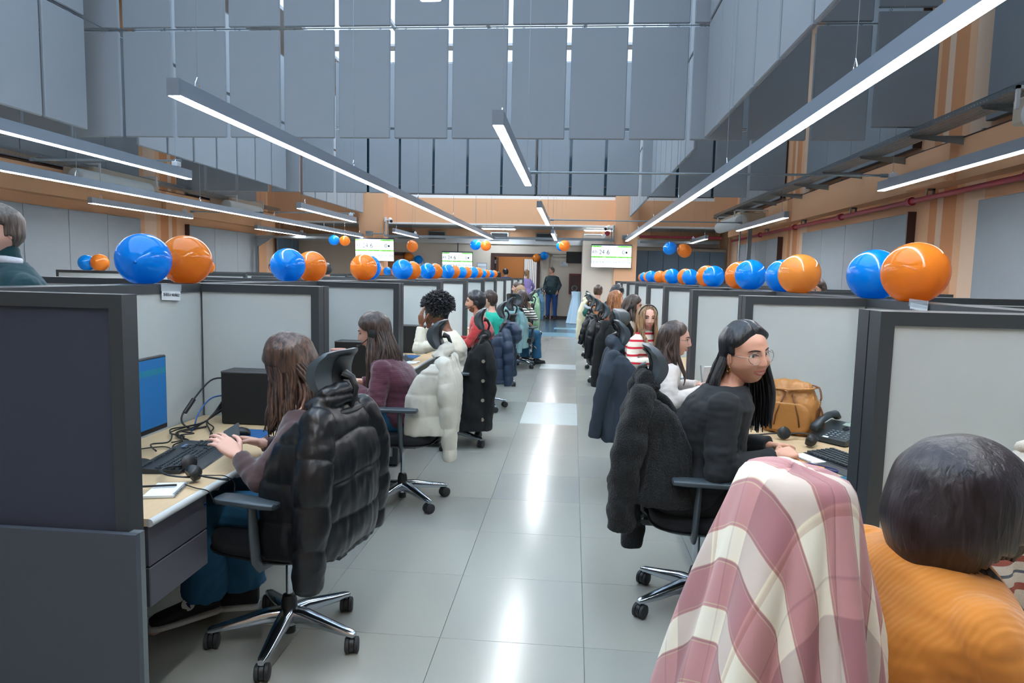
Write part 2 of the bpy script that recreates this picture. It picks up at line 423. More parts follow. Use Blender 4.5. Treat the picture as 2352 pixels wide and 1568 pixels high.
# protruding ledge beams along both walls
for sx, w_, nm in ((1, wr, 'r'), (-1, wl, 'l')):
    xi = 4.75 if sx > 0 else -9.85; xo = 5.0 if sx > 0 else -10.1
    mobj('ledge_beam', MB().bb((xi, -4, 2.83), (xo, 22, 3.34)), m_stripe if False else m_peach, w_)
    for yc in (-.0, 9.75, 16.3, 3.3):
        mobj('pilaster_cap', MB().bb((xi - sx * .1, yc - .55, 2.83), (xo, yc + .55, 3.30)), m_peach, w_)
    mobj('drip_line', MB().bb((xi - sx * .005, -4, 3.335), (xo, 22, 3.35)), m_brown, w_)
# ============================================================ HUNG FIXTURES
m_alu = mat('aluminium_profile', (150, 162, 174), .38, metal=.35)
m_tube = mat('luminaire_diffuser', (250, 252, 255), .4, emis=(246, 248, 252), estr=LUM_STRENGTH)
m_wire = mat('steel_wire', (170, 178, 184), .4, metal=.6)
m_hook = mat('chrome', (220, 225, 230), .12, metal=1.0)
ZL = 2.6
def luminaire(x, y0, y1, label, group=None, box_=None):
    t = thing('linear_light', label, 'light', (x, (y0 + y1) / 2, ZL), 0, group); L = (y1 - y0) / 2
    b = MB().bb((-.041, -L, .006), (-.036, L, .1)); b.bb((.036, -L, .006), (.041, L, .1)); b.bb((-.041, -L, .1), (.041, L, .108)); b.bb((-.036, -L, .02), (.036, L, .026))
    mobj('housing', b, m_alu, t)
    mobj('diffuser', MB().bb((-.0355, -L + .004, 0), (.0355, L - .004, .019)), m_tube, t)
    for s in (-1, 1): mobj('end_cap', MB().bb((-.042, s * L - .004, .002), (.042, s * L + .004, .11)), m_alu, t)
    n = max(2, int(round(2 * L / 3.3)) + 1) if 2 * L > 5 else 2
    for i in range(n):
        yy = (-L + .28) + i * (2 * L - .56) / (n - 1)
        wmb = MB().tube([(0, yy, .19), (0, yy, HC - ZL)], .0028, 5); wo = mobj('suspension_wire', wmb, m_wire, t)
        hk = MB().tube([(0, yy - .03, .105), (0, yy - .022, .15), (0, yy, .19), (0, yy + .022, .15), (0, yy + .03, .105)], .005, 6); mobj('hook', hk, m_hook, wo)
    if box_ is not None: mobj('junction_box', MB().cbox((-.03, L - .32 if box_ > 0 else -L + .05, .11), (.04, L - .22 if box_ > 0 else -L + .17, .17), .008), mat('white_plastic', (228, 230, 232), .4), t)
    return t
luminaire(-2.55, 4.23, 21.2, 'long linear light left of the aisle, from its open near end to the far pillar')
luminaire(1.56, .6, 20.9, 'long linear light right of the aisle, running out of the picture top')
luminaire(-6.72, 2.4, 22 - .6, 'long continuous linear light above the far left cubicles, under the galvanised rod')
luminaire(-.60, -.6, 2.8, 'linear light over the aisle cut off by the top of the picture')
luminaire(-.58, 5.05, 8.4, 'short linear light hanging over the aisle, nearest whole one', box_=1)
luminaire(-.58, 11.1, 14.9, 'short linear light over the aisle, second whole one', box_=1)
luminaire(-.57, 17.8, 21.1, 'short linear light over the aisle just before the pillars', box_=1)
luminaire(-4.74, 4.4, 8.15, 'short linear light at the left cut by the picture edge, above the big blue balloon', box_=1)
luminaire(-4.85, 11.8, 14.9, 'short linear light between the two long left ones, above the left screen', box_=1)
luminaire(-4.9, 18.4, 21.2, 'short distant linear light beside the left screen and hanging orange balloon', box_=1)
luminaire(-8.45, 11.4, 14.6, 'short linear light near the left wall above the grey wall boards', box_=1)
luminaire(-8.6, 18.0, 21.4, 'distant short linear light near the left wall above the far shelf bracket', box_=1)
luminaire(3.57, 5.0, 8.52, 'short linear light at the right edge in front of the red pipe', box_=1)
luminaire(3.6, 12.2, 15.7, 'short linear light on the right behind the white tube', box_=1)
luminaire(3.55, 19.0, 21.4, 'small distant linear light above the right hanging balloons', box_=1)
def conduit(x0, x1, y, z, lab, r=.014):
    c = MB().cyl((x0, y, z), (x1, y, z), r, 10)
    for xx in (x0 + .03, x1 - .03): c.cyl((xx - .04, y, z), (xx + .04, y, z), r * 1.6, 10)
    return tag(mobj('conduit_pipe', c, m_galv, None, smooth=False, sharp=40), lab, 'pipe')
conduit(-.54, 3.52, 8.28, 2.745, 'thin steel conduit crossing from the nearest aisle light to the right light')
conduit(-.54, 3.56, 15.2, 2.745, 'thin steel conduit crossing to the right above the white tube')
conduit(-6.68, -4.76, 8.0, 2.80, 'thin steel conduit between the two left lights at the picture edge')
conduit(-8.4, -6.76, 14.5, 2.745, 'thin steel conduit from the left wall light to the long left light')
conduit(-6.7, -4.9, 15.0, 2.80, 'thin steel conduit ending at the light above the left screen')
# ---------------- hanging acoustic baffles
AX = [-8.951,-8.04,-7.238,-6.477,-5.706,-4.913,-4.126,-3.343,-2.559,-1.756,-.943,-.149,.657,1.453,2.196,3.011,3.764,4.592]
BX = [-9.644,-8.868,-8.087,-7.285,-6.511,-5.691,-4.889,-4.125,-3.326,-2.524,-1.728,-.92,-.138,.666,1.443,2.272,3.064,3.84,4.666]
m_eye = mat('dark_eyelet', (60, 66, 70), .4, metal=.7)
def baffle(loc, rz, wd, ht, label, group):
    t = thing('acoustic_baffle', label, 'panel', loc, rz, group)
    key = (round(wd, 2), round(ht, 2))
    if key not in BM_:
        me = MB().cbox((-wd / 2, -.025, 0), (wd / 2, .025, ht), .012).mesh('panel'); me.materials.append(m_acou)
        ey = MB()
        for sx in (-1, 1):
            ey.tube([(sx * wd * .3 + .014 * math.cos(a), 0, ht + .018 + .014 * math.sin(a)) for a in [i * PI / 4 for i in range(9)]], .003, 5)
        me2 = ey.mesh('hanging_eyelet'); me2.materials.append(m_eye); BM_[key] = (me, me2)
    mobj('panel', BM_[key][0], None, t); mobj('hanging_eyelet', BM_[key][1], None, t)
    return t
BM_ = {}
GAPA = [.03, .03, .045, .03, .035, .03, .04, .04, .05, .07, .07, .05, .055, .06, .05, .05, .05]
for tier, (z0, h) in enumerate(((3.365, 1.452), (4.862, 1.452))):
    tn = ('lower', 'upper')[tier]
    for i in range(17):
        wd = AX[i + 1] - AX[i] - .06; zz = z0 + (.17 if (i == 16) else 0)
        baffle(((AX[i] + AX[i + 1]) / 2, 9.5, zz), 0, round(wd, 2), h, '%s grey baffle in the near crosswise row, %s from its left end' % (tn, ORD[i] if i < 16 else 'last'), 'near crosswise row of acoustic baffles')
    for i in range(18):
        wd = BX[i + 1] - BX[i] - .06; zz = z0 + .005 + (.16 if i == 17 else 0)
        baffle(((BX[i] + BX[i + 1]) / 2, 16.0, zz), 0, round(wd, 2), h, '%s grey baffle in the far crosswise row, %s from its left end' % (tn, ORD[i] if i < 16 else ('last but one' if i == 16 else 'last')), 'far crosswise row of acoustic baffles')
    for nm, X_, sets in (('left', -6.7, ((-3.8, 9.05, 16), (10.1, 15.55, 7), (16.5, 21.4, 6))), ('right', 1.68, ((-3.8, 9.4, 16), (10.15, 15.6, 7), (16.4, 21.4, 6)))):
        for si, (a, b, n) in enumerate(sets):
            p = (b - a) / n
            for k in range(n):
                y = b - p * (k + .5)
                if si == 0 and y < 2.0: continue
                baffle((X_, y, z0), PI / 2, round(p - .05, 2), h, '%s grey baffle lengthwise on the %s, %s from far end of %s line' % (tn, nm, ORD[k], ('near', 'middle', 'far')[si]), 'lengthwise acoustic baffles on the %s' % nm)
# steel rods the baffles hang from
for i, (y, z) in enumerate(((9.5, 4.84), (9.5, 6.33), (16.0, 4.845), (16.0, 6.335))):
    r_ = MB().cyl((-9.85, y, z), (4.8, y, z), .008, 6); 
    if z > 5:
        for x in (-9.0, -6.4, -3.3, -.1, 1.9, 4.5): r_.cyl((x, y, z), (x, y, HC), .004, 5)
    tag(mobj('baffle_rod', r_, m_galv, None), 'thin %s steel rod of the %s crosswise baffle row' % (('lower', 'upper')[i % 2], ('near', 'far')[i // 2]), 'rod', 'rods carrying the baffles')
for i, (x, z) in enumerate(((-6.7, 4.84), (-6.7, 6.33), (1.68, 4.84), (1.68, 6.33))):
    r_ = MB().cyl((x, 1.5, z + .004), (x, 21.9, z + .004), .008, 6)
    if z > 5:
        for y in (2.5, 6.0, 9.2, 12.5, 15.8, 19.0, 21.5): r_.cyl((x, y, z), (x, y, HC), .004, 5)
    tag(mobj('baffle_rod', r_, m_galv, None), 'thin %s steel rod of the lengthwise baffle row on the %s' % (('lower', 'upper')[i % 2], ('left', 'right')[i // 2]), 'rod', 'rods carrying the baffles')
# ---------------- cable trays, red pipe, air units
def tray(name, x0, x1, y0, y1, z, label, along='y'):
    t = thing(name, label, 'cable tray', (0, 0, 0)); L = y1 - y0; wd = x1 - x0
    b = MB(); ns = 5; sw = wd / (ns * 2 - 1)
    def B(u0, u1, v0, v1, z0, z1):
        if along == 'y': b.bb((u0, v0, z0), (u1, v1, z1))
        else: b.bb((v0, u0, z0), (v1, u1, z1))
    for i in range(ns): B(x0 + i * 2 * sw, x0 + i * 2 * sw + sw, y0, y1, z, z + .002)
    k = 0; yy = y0
    while yy < y1: B(x0, x1, yy, yy + .06, z + .0022, z + .004); yy += .075
    mobj('perforated_base', b, m_galv, t)
    for u in (x0, x1):
        b = MB(); B(u - .002, u + .002, y0, y1, z, z + .02); B(u - .002, u + .002, y0, y1, z + .034, z + .06); B(u - .004, u + .004, y0, y1, z + .06, z + .066)
        yy = y0
        while yy < y1: B(u - .002, u + .002, yy, yy + .03, z + .02, z + .034); yy += .055
        mobj('side_rail', b, m_galv, t)
    return t
t = tray('cable_tray', 4.1, 4.42, -3.5, 21.0, 3.36, 'long perforated steel cable tray running along the right wall')
for i in range(16):
    y = .1 + i * 1.5; br = MB(); br.prism([(4.12, 3.345), (4.12, 3.325), (4.98, 3.22), (4.98, 3.345)], y - .012, y - .009, 1); br.bb((4.1, y - .02, 3.34), (4.98, y + .02, 3.355)); br.bb((4.96, y - .02, 3.2), (5.0, y + .02, 3.45)); mobj('bracket', br, m_galv, t)
t = tray('cable_tray', -9.55, -9.23, -3.5, 21.0, 3.36, 'perforated steel cable tray along the left wall above the lights')
t = tray('cross_cable_tray', 21.15, 21.35, -5.9, 1.2, 2.62, 'perforated steel cable tray crossing between the two pillars', along='x')
t = tray('cross_cable_tray', 21.15, 21.35, 2.0, 4.3, 2.58, 'perforated steel cable tray from the right pillar to the right wall', along='x')
t = tray('cross_cable_tray', 20.6, 20.85, -9.8, -7.0, 2.5, 'perforated steel cable tray at the far left beside the hanging balloons', along='x')
br = MB().prism([(-9.8, 2.48), (-9.35, 2.48), (-9.8, 2.2)], 20.58, 20.62, 1); br.bb((-9.85, 20.55, .3), (-9.78, 20.65, 2.55)); tag(mobj('tray_bracket', br, m_galv, None), 'punched steel upright and bracket carrying the far left cable tray', 'bracket')
def redpipe(pts, r, label, hangers=()):
    t = thing('red_pipe', label, 'pipe'); mobj('pipe_run', MB().tube(pts, r, 14), m_red, t, sharp=40)
    for y in hangers:
        mobj('coupling', MB().cyl((4.8, y + .4, 2.7), (4.8, y + .5, 2.7), r * 1.7, 12), m_red, t, sharp=40)
        h = MB().bb((4.8, y - .02, 2.80), (4.9, y + .02, 2.84)); h.bb((4.86, y - .02, 2.74), (4.9, y + .02, 2.9)); h.bb((4.79, y - .01, 2.73), (4.81, y + .01, 2.82)); mobj('hanger', h, m_galv, t)
    return t
redpipe([(4.8, -3.5, 2.70), (4.8, 21.6, 2.70)], .036, 'dark red fire pipe running along the right wall', (1.2, 4.5, 7.4, 10.0, 12.6, 15.2, 18.0))
rp_ = redpipe([(2.05, 22.15, 2.82), (4.6, 22.15, 2.82)], .04, 'dark red fire pipe crossing behind the right pillar')
for x in (2.4, 3.4, 4.4): mobj('hanger', MB().cyl((x, 22.15, 2.82), (x, 22.15, 3.09), .008, 6), m_galv, rp_)
m_duct = mat('white_duct', (222, 228, 228), .55, bump=.1, bscale=300)
m_beige = mat('beige_sheet_metal', (200, 188, 168), .5)
def air(x, y, z, s, label, tl=2.0):
    t = thing('air_unit', label, 'air unit', (x, y, z))
    mobj('duct', MB().tube([(0, 0, 0), (0, tl, 0)], .15, 24, caps=False), m_duct, t, sharp=40)
    mobj('duct_lining', MB().tube([(0, .001, 0), (0, tl - .001, 0)], .143, 24, caps=False), m_galv, t, sharp=40)
    cap = MB().ell((0, 0, 0), (.149, .05, .149), n=24); mobj('duct_end', cap, m_duct, t, smooth=True)
    bx = MB().cbox((s * .12, tl * .3, .02), (s * .75, tl + .6, .27), .02); mobj('casing', bx, m_beige, t)
    fr = MB()
    for yy in (tl * .3, tl + .3): fr.bb((-.02, yy, .30), (s * .9, yy + .03, .33)); fr.bb((-.02, yy, .12), (.01, yy + .03, .33))
    mobj('support_frame', fr, m_white, t)
air(-9.0, 11.8, 3.12, -1, 'white round duct with beige air unit by the left wall, nearer one', 2.1)
air(-9.0, 17.2, 3.14, -1, 'white round duct with beige air unit by the left wall, farther one', 1.8)
air(3.95, 16.9, 2.93, 1, 'white round duct with beige air unit on the right above the balloons', 2.4)
air(4.0, 4.9, 3.02, 1, 'white perforated round duct end at the right picture edge', 1.6)
# vents on the rear wall
for k, x in enumerate((-6.0, -4.9, -2.65, -1.05, .65)):
    t = thing('wall_vent', '%s dark louvred vent on the rear peach band counting from the left' % ORD[k], 'vent', (x, 24.30, 2.76), 0, 'vents above the rear doors')
    mobj('backing', MB().bb((-.28, .0, 0), (.28, .01, .22)), m_dframe, t)
    f = MB(); f.bb((-.32, -.03, -.03), (.32, .0, 0)); f.bb((-.32, -.03, .22), (.32, 0, .25)); f.bb((-.32, -.03, 0), (-.28, 0, .22)); f.bb((.28, -.03, 0), (.32, 0, .22)); mobj('frame', f, m_galv, t)
    for i in range(5): mobj('slat', MB().box((0, -.015, .03 + i * .04), (.56, .022, .004), (.6, 0, 0)), m_galv, t)
# ---------------- text and screens
def text_mb(s, size, m, name='lettering', parent=None, loc=(0, 0, 0), rot=(PI / 2, 0, 0), align='CENTER', ext=.0005, label=None, sx=1.0):
    c = bpy.data.curves.new('t', 'FONT'); c.body = s; c.size = size; c.align_x = align; c.align_y = 'CENTER'; c.extrude = ext; c.resolution_u = 3
    o = bpy.data.objects.new('t', c); me = evaluated(o); bpy.data.curves.remove(c)
    me.materials.clear(); me.materials.append(m); me.name = name
    ob = bpy.data.objects.new(name, me); link(ob, parent); ob.location = loc; ob.rotation_euler = rot; ob.scale = (sx, 1, 1)
    if label: ob['label'] = label
    return ob
def emi(name, rgb, s): return mat(name, rgb, .5, emis=rgb, estr=s)
m_scr = emi('screen_white', (240, 248, 252), .78)
m_scrg = emi('screen_green', (110, 214, 60), .6)
m_scrt = emi('screen_teal_ink', (14, 52, 80), .1)
m_scrd = emi('screen_dark_ink', (20, 60, 30), .3)
m_scro = emi('screen_orange_ink', (196, 150, 90), .5)
m_scrn = emi('screen_navy_bar', (16, 44, 70), .4)
def tv(x, y, z, wd, label, mount='pillar', rz=0, tilt=.06):
    h = wd * .575; t = thing('wall_screen', label, 'screen', (x, y, z), rz)
    p = bpy.data.objects.new('display', MB().cbox((-wd / 2, -.0, -h / 2), (wd / 2, .05, h / 2), .006).mesh('display')); p.data.materials.append(m_black); link(p, t); p.rotation_euler = (tilt, 0, 0)
    e = .012; W = wd - 2 * e; H_ = h - 2 * e
    mobj('picture', MB().bb((-W / 2, -.002, -H_ / 2), (W / 2, 0, H_ / 2)), m_scr, p)
    def r(x0, x1, z0, z1, m, n='picture_bar'):
        mobj(n, MB().bb((-W / 2 + x0 * W, -.003, -H_ / 2 + z0 * H_), (-W / 2 + x1 * W, -.0021, -H_ / 2 + z1 * H_)), m, p)
    r(0, 1, .965, 1, m_scrn); r(0, .25, .90, .955, m_scrg); r(.655, 1, .90, .955, m_scrg)
    r(0, .325, .43, .49, m_scrg); r(.33, .645, .43, .49, m_scrg); r(.65, 1, .43, .49, m_scrg)
    r(.51, .65, .66, .68, m_scro)
    def T(s, u, v, sz, m=m_scrt, sx=1.0): text_mb(s, sz * h * 1.42, m, parent=p, loc=(-W / 2 + u * W, -.004, -H_ / 2 + v * H_), name='screen_lettering', sx=sx)
    T('83', .075, .67, .13); text_mb('\u25cf', .01, m_scrt, parent=p) if False else None
    T('24', .26, .67, .19, sx=.9); T('6', .42, .67, .21, sx=.95); T('463', .58, .80, .08, emi('screen_pale_ink', (120, 190, 205), .5)); T('6+', .58, .56, .07); T('0', .80, .67, .17)
    mobj('screen_dot', MB().cyl((-W / 2 + .148 * W, -.004, -H_ / 2 + .67 * H_), (-W / 2 + .155 * W, -.003, -H_ / 2 + .67 * H_), .018 * wd, 10), m_scrt, p)
    mobj('screen_dot', MB().cyl((-W / 2 + .875 * W, -.004, -H_ / 2 + .67 * H_), (-W / 2 + .875 * W, -.003, -H_ / 2 + .67 * H_), .028 * wd, 10), m_scrt, p)
    for u in (.155, .48, .815): T('00:00:00', u - .01, .23, .105, sx=.95); mobj('screen_dot', MB().cyl((-W / 2 + (u + .148) * W, -.004, -H_ / 2 + .23 * H_), (-W / 2 + (u + .148) * W, -.003, -H_ / 2 + .23 * H_), .012 * wd, 10), m_scrt, p)
    for u, s in ((.16, 'Espera Llamadas'), (.49, 'Espera Operativa'), (.82, 'Espera Transfer')): T(s, u, .458, .042, m_scrd)
    T('En Cola', .12, .928, .04, m_scrd); T('Sin Atender', .82, .928, .04, m_scrd)
    b = MB()
    if mount == 'pillar': b.bb((-.15, .05, -.12), (.15, .1, .12))
    else: b.bb((-.12, .05, -.1), (.12, .08, .1)); b.cyl((0, .1, 0), (0, .1, mount), .018, 8)
    mobj('bracket', b, m_dframe, t)
    return t
tv(1.14, 21.32, 2.16, 1.24, 'white and green statistics screen on the right pillar')
tv(-6.3, 21.33, 2.22, 1.26, 'white and green statistics screen on the left pillar, partly behind the orange balloon')
tv(-4.12, 24.1, 1.98, 1.1, 'smaller white and green statistics screen on the rear wall between pillars', mount=.62)
t = thing('switched_off_screen', 'dark switched-off screen in the recess above the fire hose box', 'screen', (.03, 24.3, 2.18)); mobj('display', MB().cbox((-.3, 0, -.2), (.3, .06, .2), .008), m_black, t); mobj('bracket', MB().bb((-.1, .06, -.1), (.1, .1, .1)), m_dframe, t)
# notices, fire box, cameras
m_paper = mat('white_paper', (226, 232, 236), .8)
def notice(x, z, wd, h, label, lines, y=24.37, fr=True):
    t = thing('framed_notice' if fr else 'paper_sign', label, 'sign', (x, y, z))
    if fr:
        f = MB(); f.bb((-wd / 2, 0, -h / 2), (wd / 2, .02, h / 2)); mobj('frame', f, mat('blue_frame', (120, 150, 170), .4), t)
    mobj('sheet', MB().bb((-wd / 2 + .02, -.004, -h / 2 + .02), (wd / 2 - .02, -.001, h / 2 - .02)), m_paper, t)
    for s, z_, sz in lines: text_mb(s, sz, m_scrt, parent=t, loc=(0, -.006, z_), name='lettering')
    return t
notice(-5.6, 1.72, .46, .5, 'framed notice on the rear wall under the left screen', [('NORMAS', .15, .07), ('uso de sala', .05, .05)])
notice(-3.27, 1.66, .36, .52, 'framed notice on the rear wall between the small screen and the doorway', [('CERTIFICADO', .12, .045), ('de calidad', .0, .05)])
t = notice(-.34, 1.94, .30, .2, 'white paper sign with a round symbol in the recess', [('prohibido el paso', -.05, .03)], fr=False)
mobj('symbol_ring', MB().tube([(-.07 + .035 * math.cos(i * PI / 6), -.006, .03 + .035 * math.sin(i * PI / 6)) for i in range(13)], .005, 5), m_scrt, t)
t = thing('fire_hose_box', 'dark red fire hose box with a glass door in the recess', 'fire box', (.05, 24.24, 1.25))
mobj('box_body', MB().cbox((-.2, 0, -.36), (.2, .15, .36), .01), mat('fire_box_red', (96, 26, 34), .4), t); mobj('glass_door', MB().bb((-.15, -.006, -.3), (.15, 0, .3)), mat('fire_box_glass', (70, 52, 56), .08), t); mobj('hose_reel', MB().tube([(.09 * math.cos(i * PI / 6), -.012, -.15 + .09 * math.sin(i * PI / 6)) for i in range(13)], .02, 6), m_galv, t)
d = MB().bb((-.95, 24.33, 0), (-.89, 24.4, 2.35)); d.bb((-.95, 24.33, 2.3), (.1, 24.4, 2.36)); d.bb((-.80, 24.33, 0), (-.76, 24.4, 2.25)); d.bb((-.8, 24.33, 2.2), (.1, 24.4, 2.25)); tag(mobj('wall_trunking', d, m_beige, None), 'pale trunking running up the wall and over behind the standing man', 'trunking')
def camera_(x, z, s, label):
    t = thing('security_camera', label, 'camera', (x, 21.4, z))
    mobj('bracket', MB().bb((-.05 * s, -.02, -.1), (0, .1, .1)).cyl((0, 0, 0), (.1 * s, -.05, 0), .02, 8), m_white, t)
    mobj('camera_body', MB().tube([(.1 * s, .1, .04), (.22 * s, -.18, -.04)], .06, 14), m_white, t, sharp=40); mobj('lens', MB().cyl((.2 * s, -.17, -.036), (.226 * s, -.2, -.045), .04, 12), m_black, t)
camera_(-5.95, 3.15, 1, 'white security camera on the left pillar'); camera_(1.15, 3.02, -1, 'white security camera on the right pillar')
t = thing('pillar_conduits', 'vertical steel conduits with junction box on the left pillar', 'pipe', (-5.98, 21.36, 0)); mobj('conduit_run', MB().cyl((0, 0, 2.65), (0, 0, 3.1), .02, 8).cyl((.1, 0, 2.65), (.1, 0, 3.15), .02, 8).cyl((-.4, 0, 2.72), (0, 0, 2.72), .02, 8), m_galv, t); mobj('junction_box', MB().cbox((-.6, -.06, 2.65), (-.4, .06, 2.8), .01), m_galv, t)
t = thing('pillar_conduits', 'vertical steel conduits on the right pillar above the screen', 'pipe', (1.2, 21.36, 0)); mobj('conduit_run', MB().cyl((0, 0, 2.6), (0, 0, 3.1), .02, 8).cyl((-.08, 0, 2.6), (-.08, 0, 3.0), .02, 8), m_galv, t); mobj('junction_box', MB().cbox((.25, -.06, 2.68), (.45, .06, 2.82), .01), m_galv, t)
t = thing('siren', 'dark red fire siren beside the right pillar', 'siren', (1.0, 21.5, 2.86)); mobj('siren_body', MB().cyl((0, 0, 0), (0, -.08, 0), .08, 16), m_red, t); mobj('flood_lamp', MB().box((-.12, -.06, -.12), (.08, .1, .2), (0, .5, 0)), m_white, t)
t = thing('electrical_cabinet', 'grey electrical cabinet with conduits by the right wall', 'cabinet', (4.15, 18.6, 0)); mobj('cabinet_body', MB().cbox((0, 0, .9), (.6, .3, 1.82), .01), mat('cabinet_grey', (168, 176, 164), .5), t); mobj('door', MB().bb((.03, -.01, .95), (.29, 0, 1.78)), mat('cabinet_grey'.replace('grey', 'grey_door'), (176, 184, 172), .5), t); mobj('lock', MB().cyl((.26, -.012, 1.4), (.26, -.03, 1.4), .015, 8), m_black, t); mobj('conduit_run', MB().cyl((.2, .1, 1.82), (.2, .1, 3.0), .02, 8).bb((.4, .05, 1.82), (.5, .12, 2.9)), m_galv, t); mobj('cabinet_stand', MB().bb((.02, .02, 0), (.58, .28, .9)), m_dframe, t)
# cloth covered round table beside the pier
t = thing('draped_table', 'high table under a pale blue cloth standing before the cream pier', 'table', (.12, 22.2, 0))
rings = []
n = 48
tb_ = MB()
for i, (r_, z_) in enumerate(((.30, 0.01), (.25, .3), (.2, .6), (.15, .85), (.17, 1.02), (.17, 1.03))):
    for j in range(n):
        a = 2 * PI * j / n; rr = r_ * (1 + .10 * math.sin(8 * a) * (1 - z_)); tb_.v.append((rr * math.cos(a), rr * math.sin(a), z_))
for i in range(5):
    for j in range(n):
        a = i * n + j; b = i * n + (j + 1) % n; tb_.f.append((a, b, b + n, a + n))
tb_.f.append(tuple(5 * n + j for j in range(n)))
mobj('cloth', tb_, mat('pale_blue_cloth', (176, 206, 226), .7), t, smooth=True); mobj('table_column', MB().cyl((0, 0, 0), (0, 0, 1.0), .03, 10), m_galv, t)

# ============================================================ CUBICLES
m_fr = mat('charcoal_frame', (62, 68, 72), .45, metal=.25)
m_frt = mat('charcoal_frame_top', (60, 66, 70), .4, metal=.25)
m_inf = mat('light_grey_board', (196, 205, 205), .75, bump=.03, bscale=500, var=.02)
m_infd = mat('dark_slate_fabric', (56, 61, 76), .9, bump=.1, bscale=600)
m_infd2 = mat('dark_slate_laminate', (70, 76, 86), .6)
m_maple = mat('maple_laminate', (206, 178, 138), .45, var=.08, vscale=5, stretch=(12, 1, 12))
m_edge = mat('grey_edge_band', (196, 202, 202), .45)
m_ped = mat('graphite_pedestal', (74, 74, 82), .5)
TH = .072; ZP = 1.44
def board(parent, x0, x1, y0, y1, axis, m1, m2, ends=(.042, .042)):
    """one framed board; axis = direction it runs along. m1 faces minus side, m2 the plus side"""
    b = MB(); fw = .042
    def B(u0, u1, v0, v1, z0, z1, mb):
        if axis == 'x': mb.bb((u0, v0, z0), (u1, v1, z1))
        else: mb.bb((v0, u0, z0), (v1, u1, z1))
    u0, u1, v0, v1 = (x0, x1, y0, y1) if axis == 'x' else (y0, y1, x0, x1)
    w0, w1 = ends; B(u0, u1, v0, v1, ZP - fw, ZP, b); B(u0, u0 + w0, v0, v1, .02, ZP - fw, b); B(u1 - w1, u1, v0, v1, .02, ZP - fw, b); B(u0 + w0, u1 - w1, v0, v1, .02, .08, b)
    fo = mobj('frame', b, m_fr, parent)
    ob = []
    for s, m in ((0, m1), (1, m2)):
        p = MB(); vm = (v0 + v1) / 2; e = .008
        if s == 0: B(u0 + w0, u1 - w1, v0 + e, vm - .002, .08, ZP - fw, p)
        else: B(u0 + w0, u1 - w1, vm + .002, v1 - e, .08, ZP - fw, p)
        ob.append(mobj('infill_panel', p, m, fo))
    return fo
XL, XS, XS2, XF = -1.33, -1.975, -2.135, -2.80
YL = [3.565 + 1.662 * k for k in range(10)]
# near end panel
t = thing('end_partition', 'dark slate end panel with charcoal frame at the left picture edge', 'partition', (0, 0, 0))
board(t, -3.7, XL, 1.912, 1.984, 'x', m_infd, m_inf)
mobj('lower_side_panel', MB().bb((-3.7, 1.89, 0), (XL + .035, 1.912, .715)), m_infd2, t)
mobj('desk_end_edge', MB().bb((XL - .04, 1.912, 0), (XL + .035, 1.935, .715)), mat('steel_grey_edge', (116, 124, 128), .4, metal=.3), t)
def divider(side, xa, xb, yc, lab, group, th=TH, gap=.008):
    t = thing('partition_divider', lab, 'partition', (0, 0, 0), 0, group)
    en = (.0005, .042) if side in 'lg' else (.042, .0005)
    board(t, xa, xb, yc - th - gap / 2, yc - gap / 2, 'x', m_inf, m_inf, en); board(t, xa, xb, yc + gap / 2, yc + th + gap / 2, 'x', m_inf, m_inf, en)
    return t
def spine(xa, xb, ya, yb, lab, group):
    t = thing('partition_spine', lab, 'partition', (0, 0, 0), 0, group)
    xm = (xa + xb) / 2; board(t, xa, xm - .004, ya, yb, 'y', m_inf, m_inf, (.0005, .0005)); board(t, xm + .004, xb, ya, yb, 'y', m_inf, m_inf, (.0005, .0005)); return t
for k, y in enumerate(YL):
    divider('l', XS, XL, y, 'light grey cubicle divider in charcoal frame, %s along the left side of the aisle' % ORD[k], 'dividers left of the aisle')
    if k < 9: pass
prev = 1.99
for k in range(10):
    y = YL[k]; spine(XS2, XS, prev, y + .076, 'long light grey partition behind the %s left desk' % ORD[k], 'back partitions of the left desks'); prev = y + .078
    divider('f', -3.75, XS2, y + .9 if k else 4.45, 'hidden-side divider in charcoal frame behind the left desks, %s from the near end' % ORD[k], 'rear side dividers of the left block')
XR, XQ, XQ2 = .93, 1.555, 1.715
YRr = [2.235 + 1.632 * k for k in range(9)]
for k, y in enumerate(YRr):
    divider('r', XR, XQ, y, 'light grey cubicle divider in charcoal frame, %s along the right side of the aisle' % ORD[k], 'dividers right of the aisle', th=.078)
prev = .6
for k in range(9):
    y = YRr[k]; spine(XQ, XQ2, prev, y + .08, 'long light grey partition behind the %s right desk' % ORD[k], 'back partitions of the right desks'); prev = y + .082
    divider('g', XQ2, 3.3, y + .85, 'rear side divider in charcoal frame beyond the right desks, %s from the near end' % ORD[k], 'rear side dividers of the right block')
spine(XQ, XQ2, prev, 16.75, 'last long light grey partition at the far right end', 'back partitions of the right desks')
# far block on the left
for k in range(5):
    y = 10.6 + 1.65 * k
    t = thing('partition_divider', 'distant light grey divider near the left wall, %s from the front' % ORD[k], 'partition', (0, 0, 0), 0, 'dividers of the far left block')
    board(t, -8.5, -6.95, y, y + TH, 'x', m_inf, m_inf); board(t, -6.85, -5.25, y, y + TH, 'x', m_inf, m_inf)
t = thing('partition_spine', 'long spine partition of the far left block', 'partition'); board(t, -6.94, -6.86, 10.6, 17.4, 'y', m_inf, m_inf)
t = thing('rear_counter', 'low counter board behind the left pillar with dark screen on it', 'partition'); board(t, -8.9, -3.9, 19.9, 19.97, 'x', m_inf, m_inf)
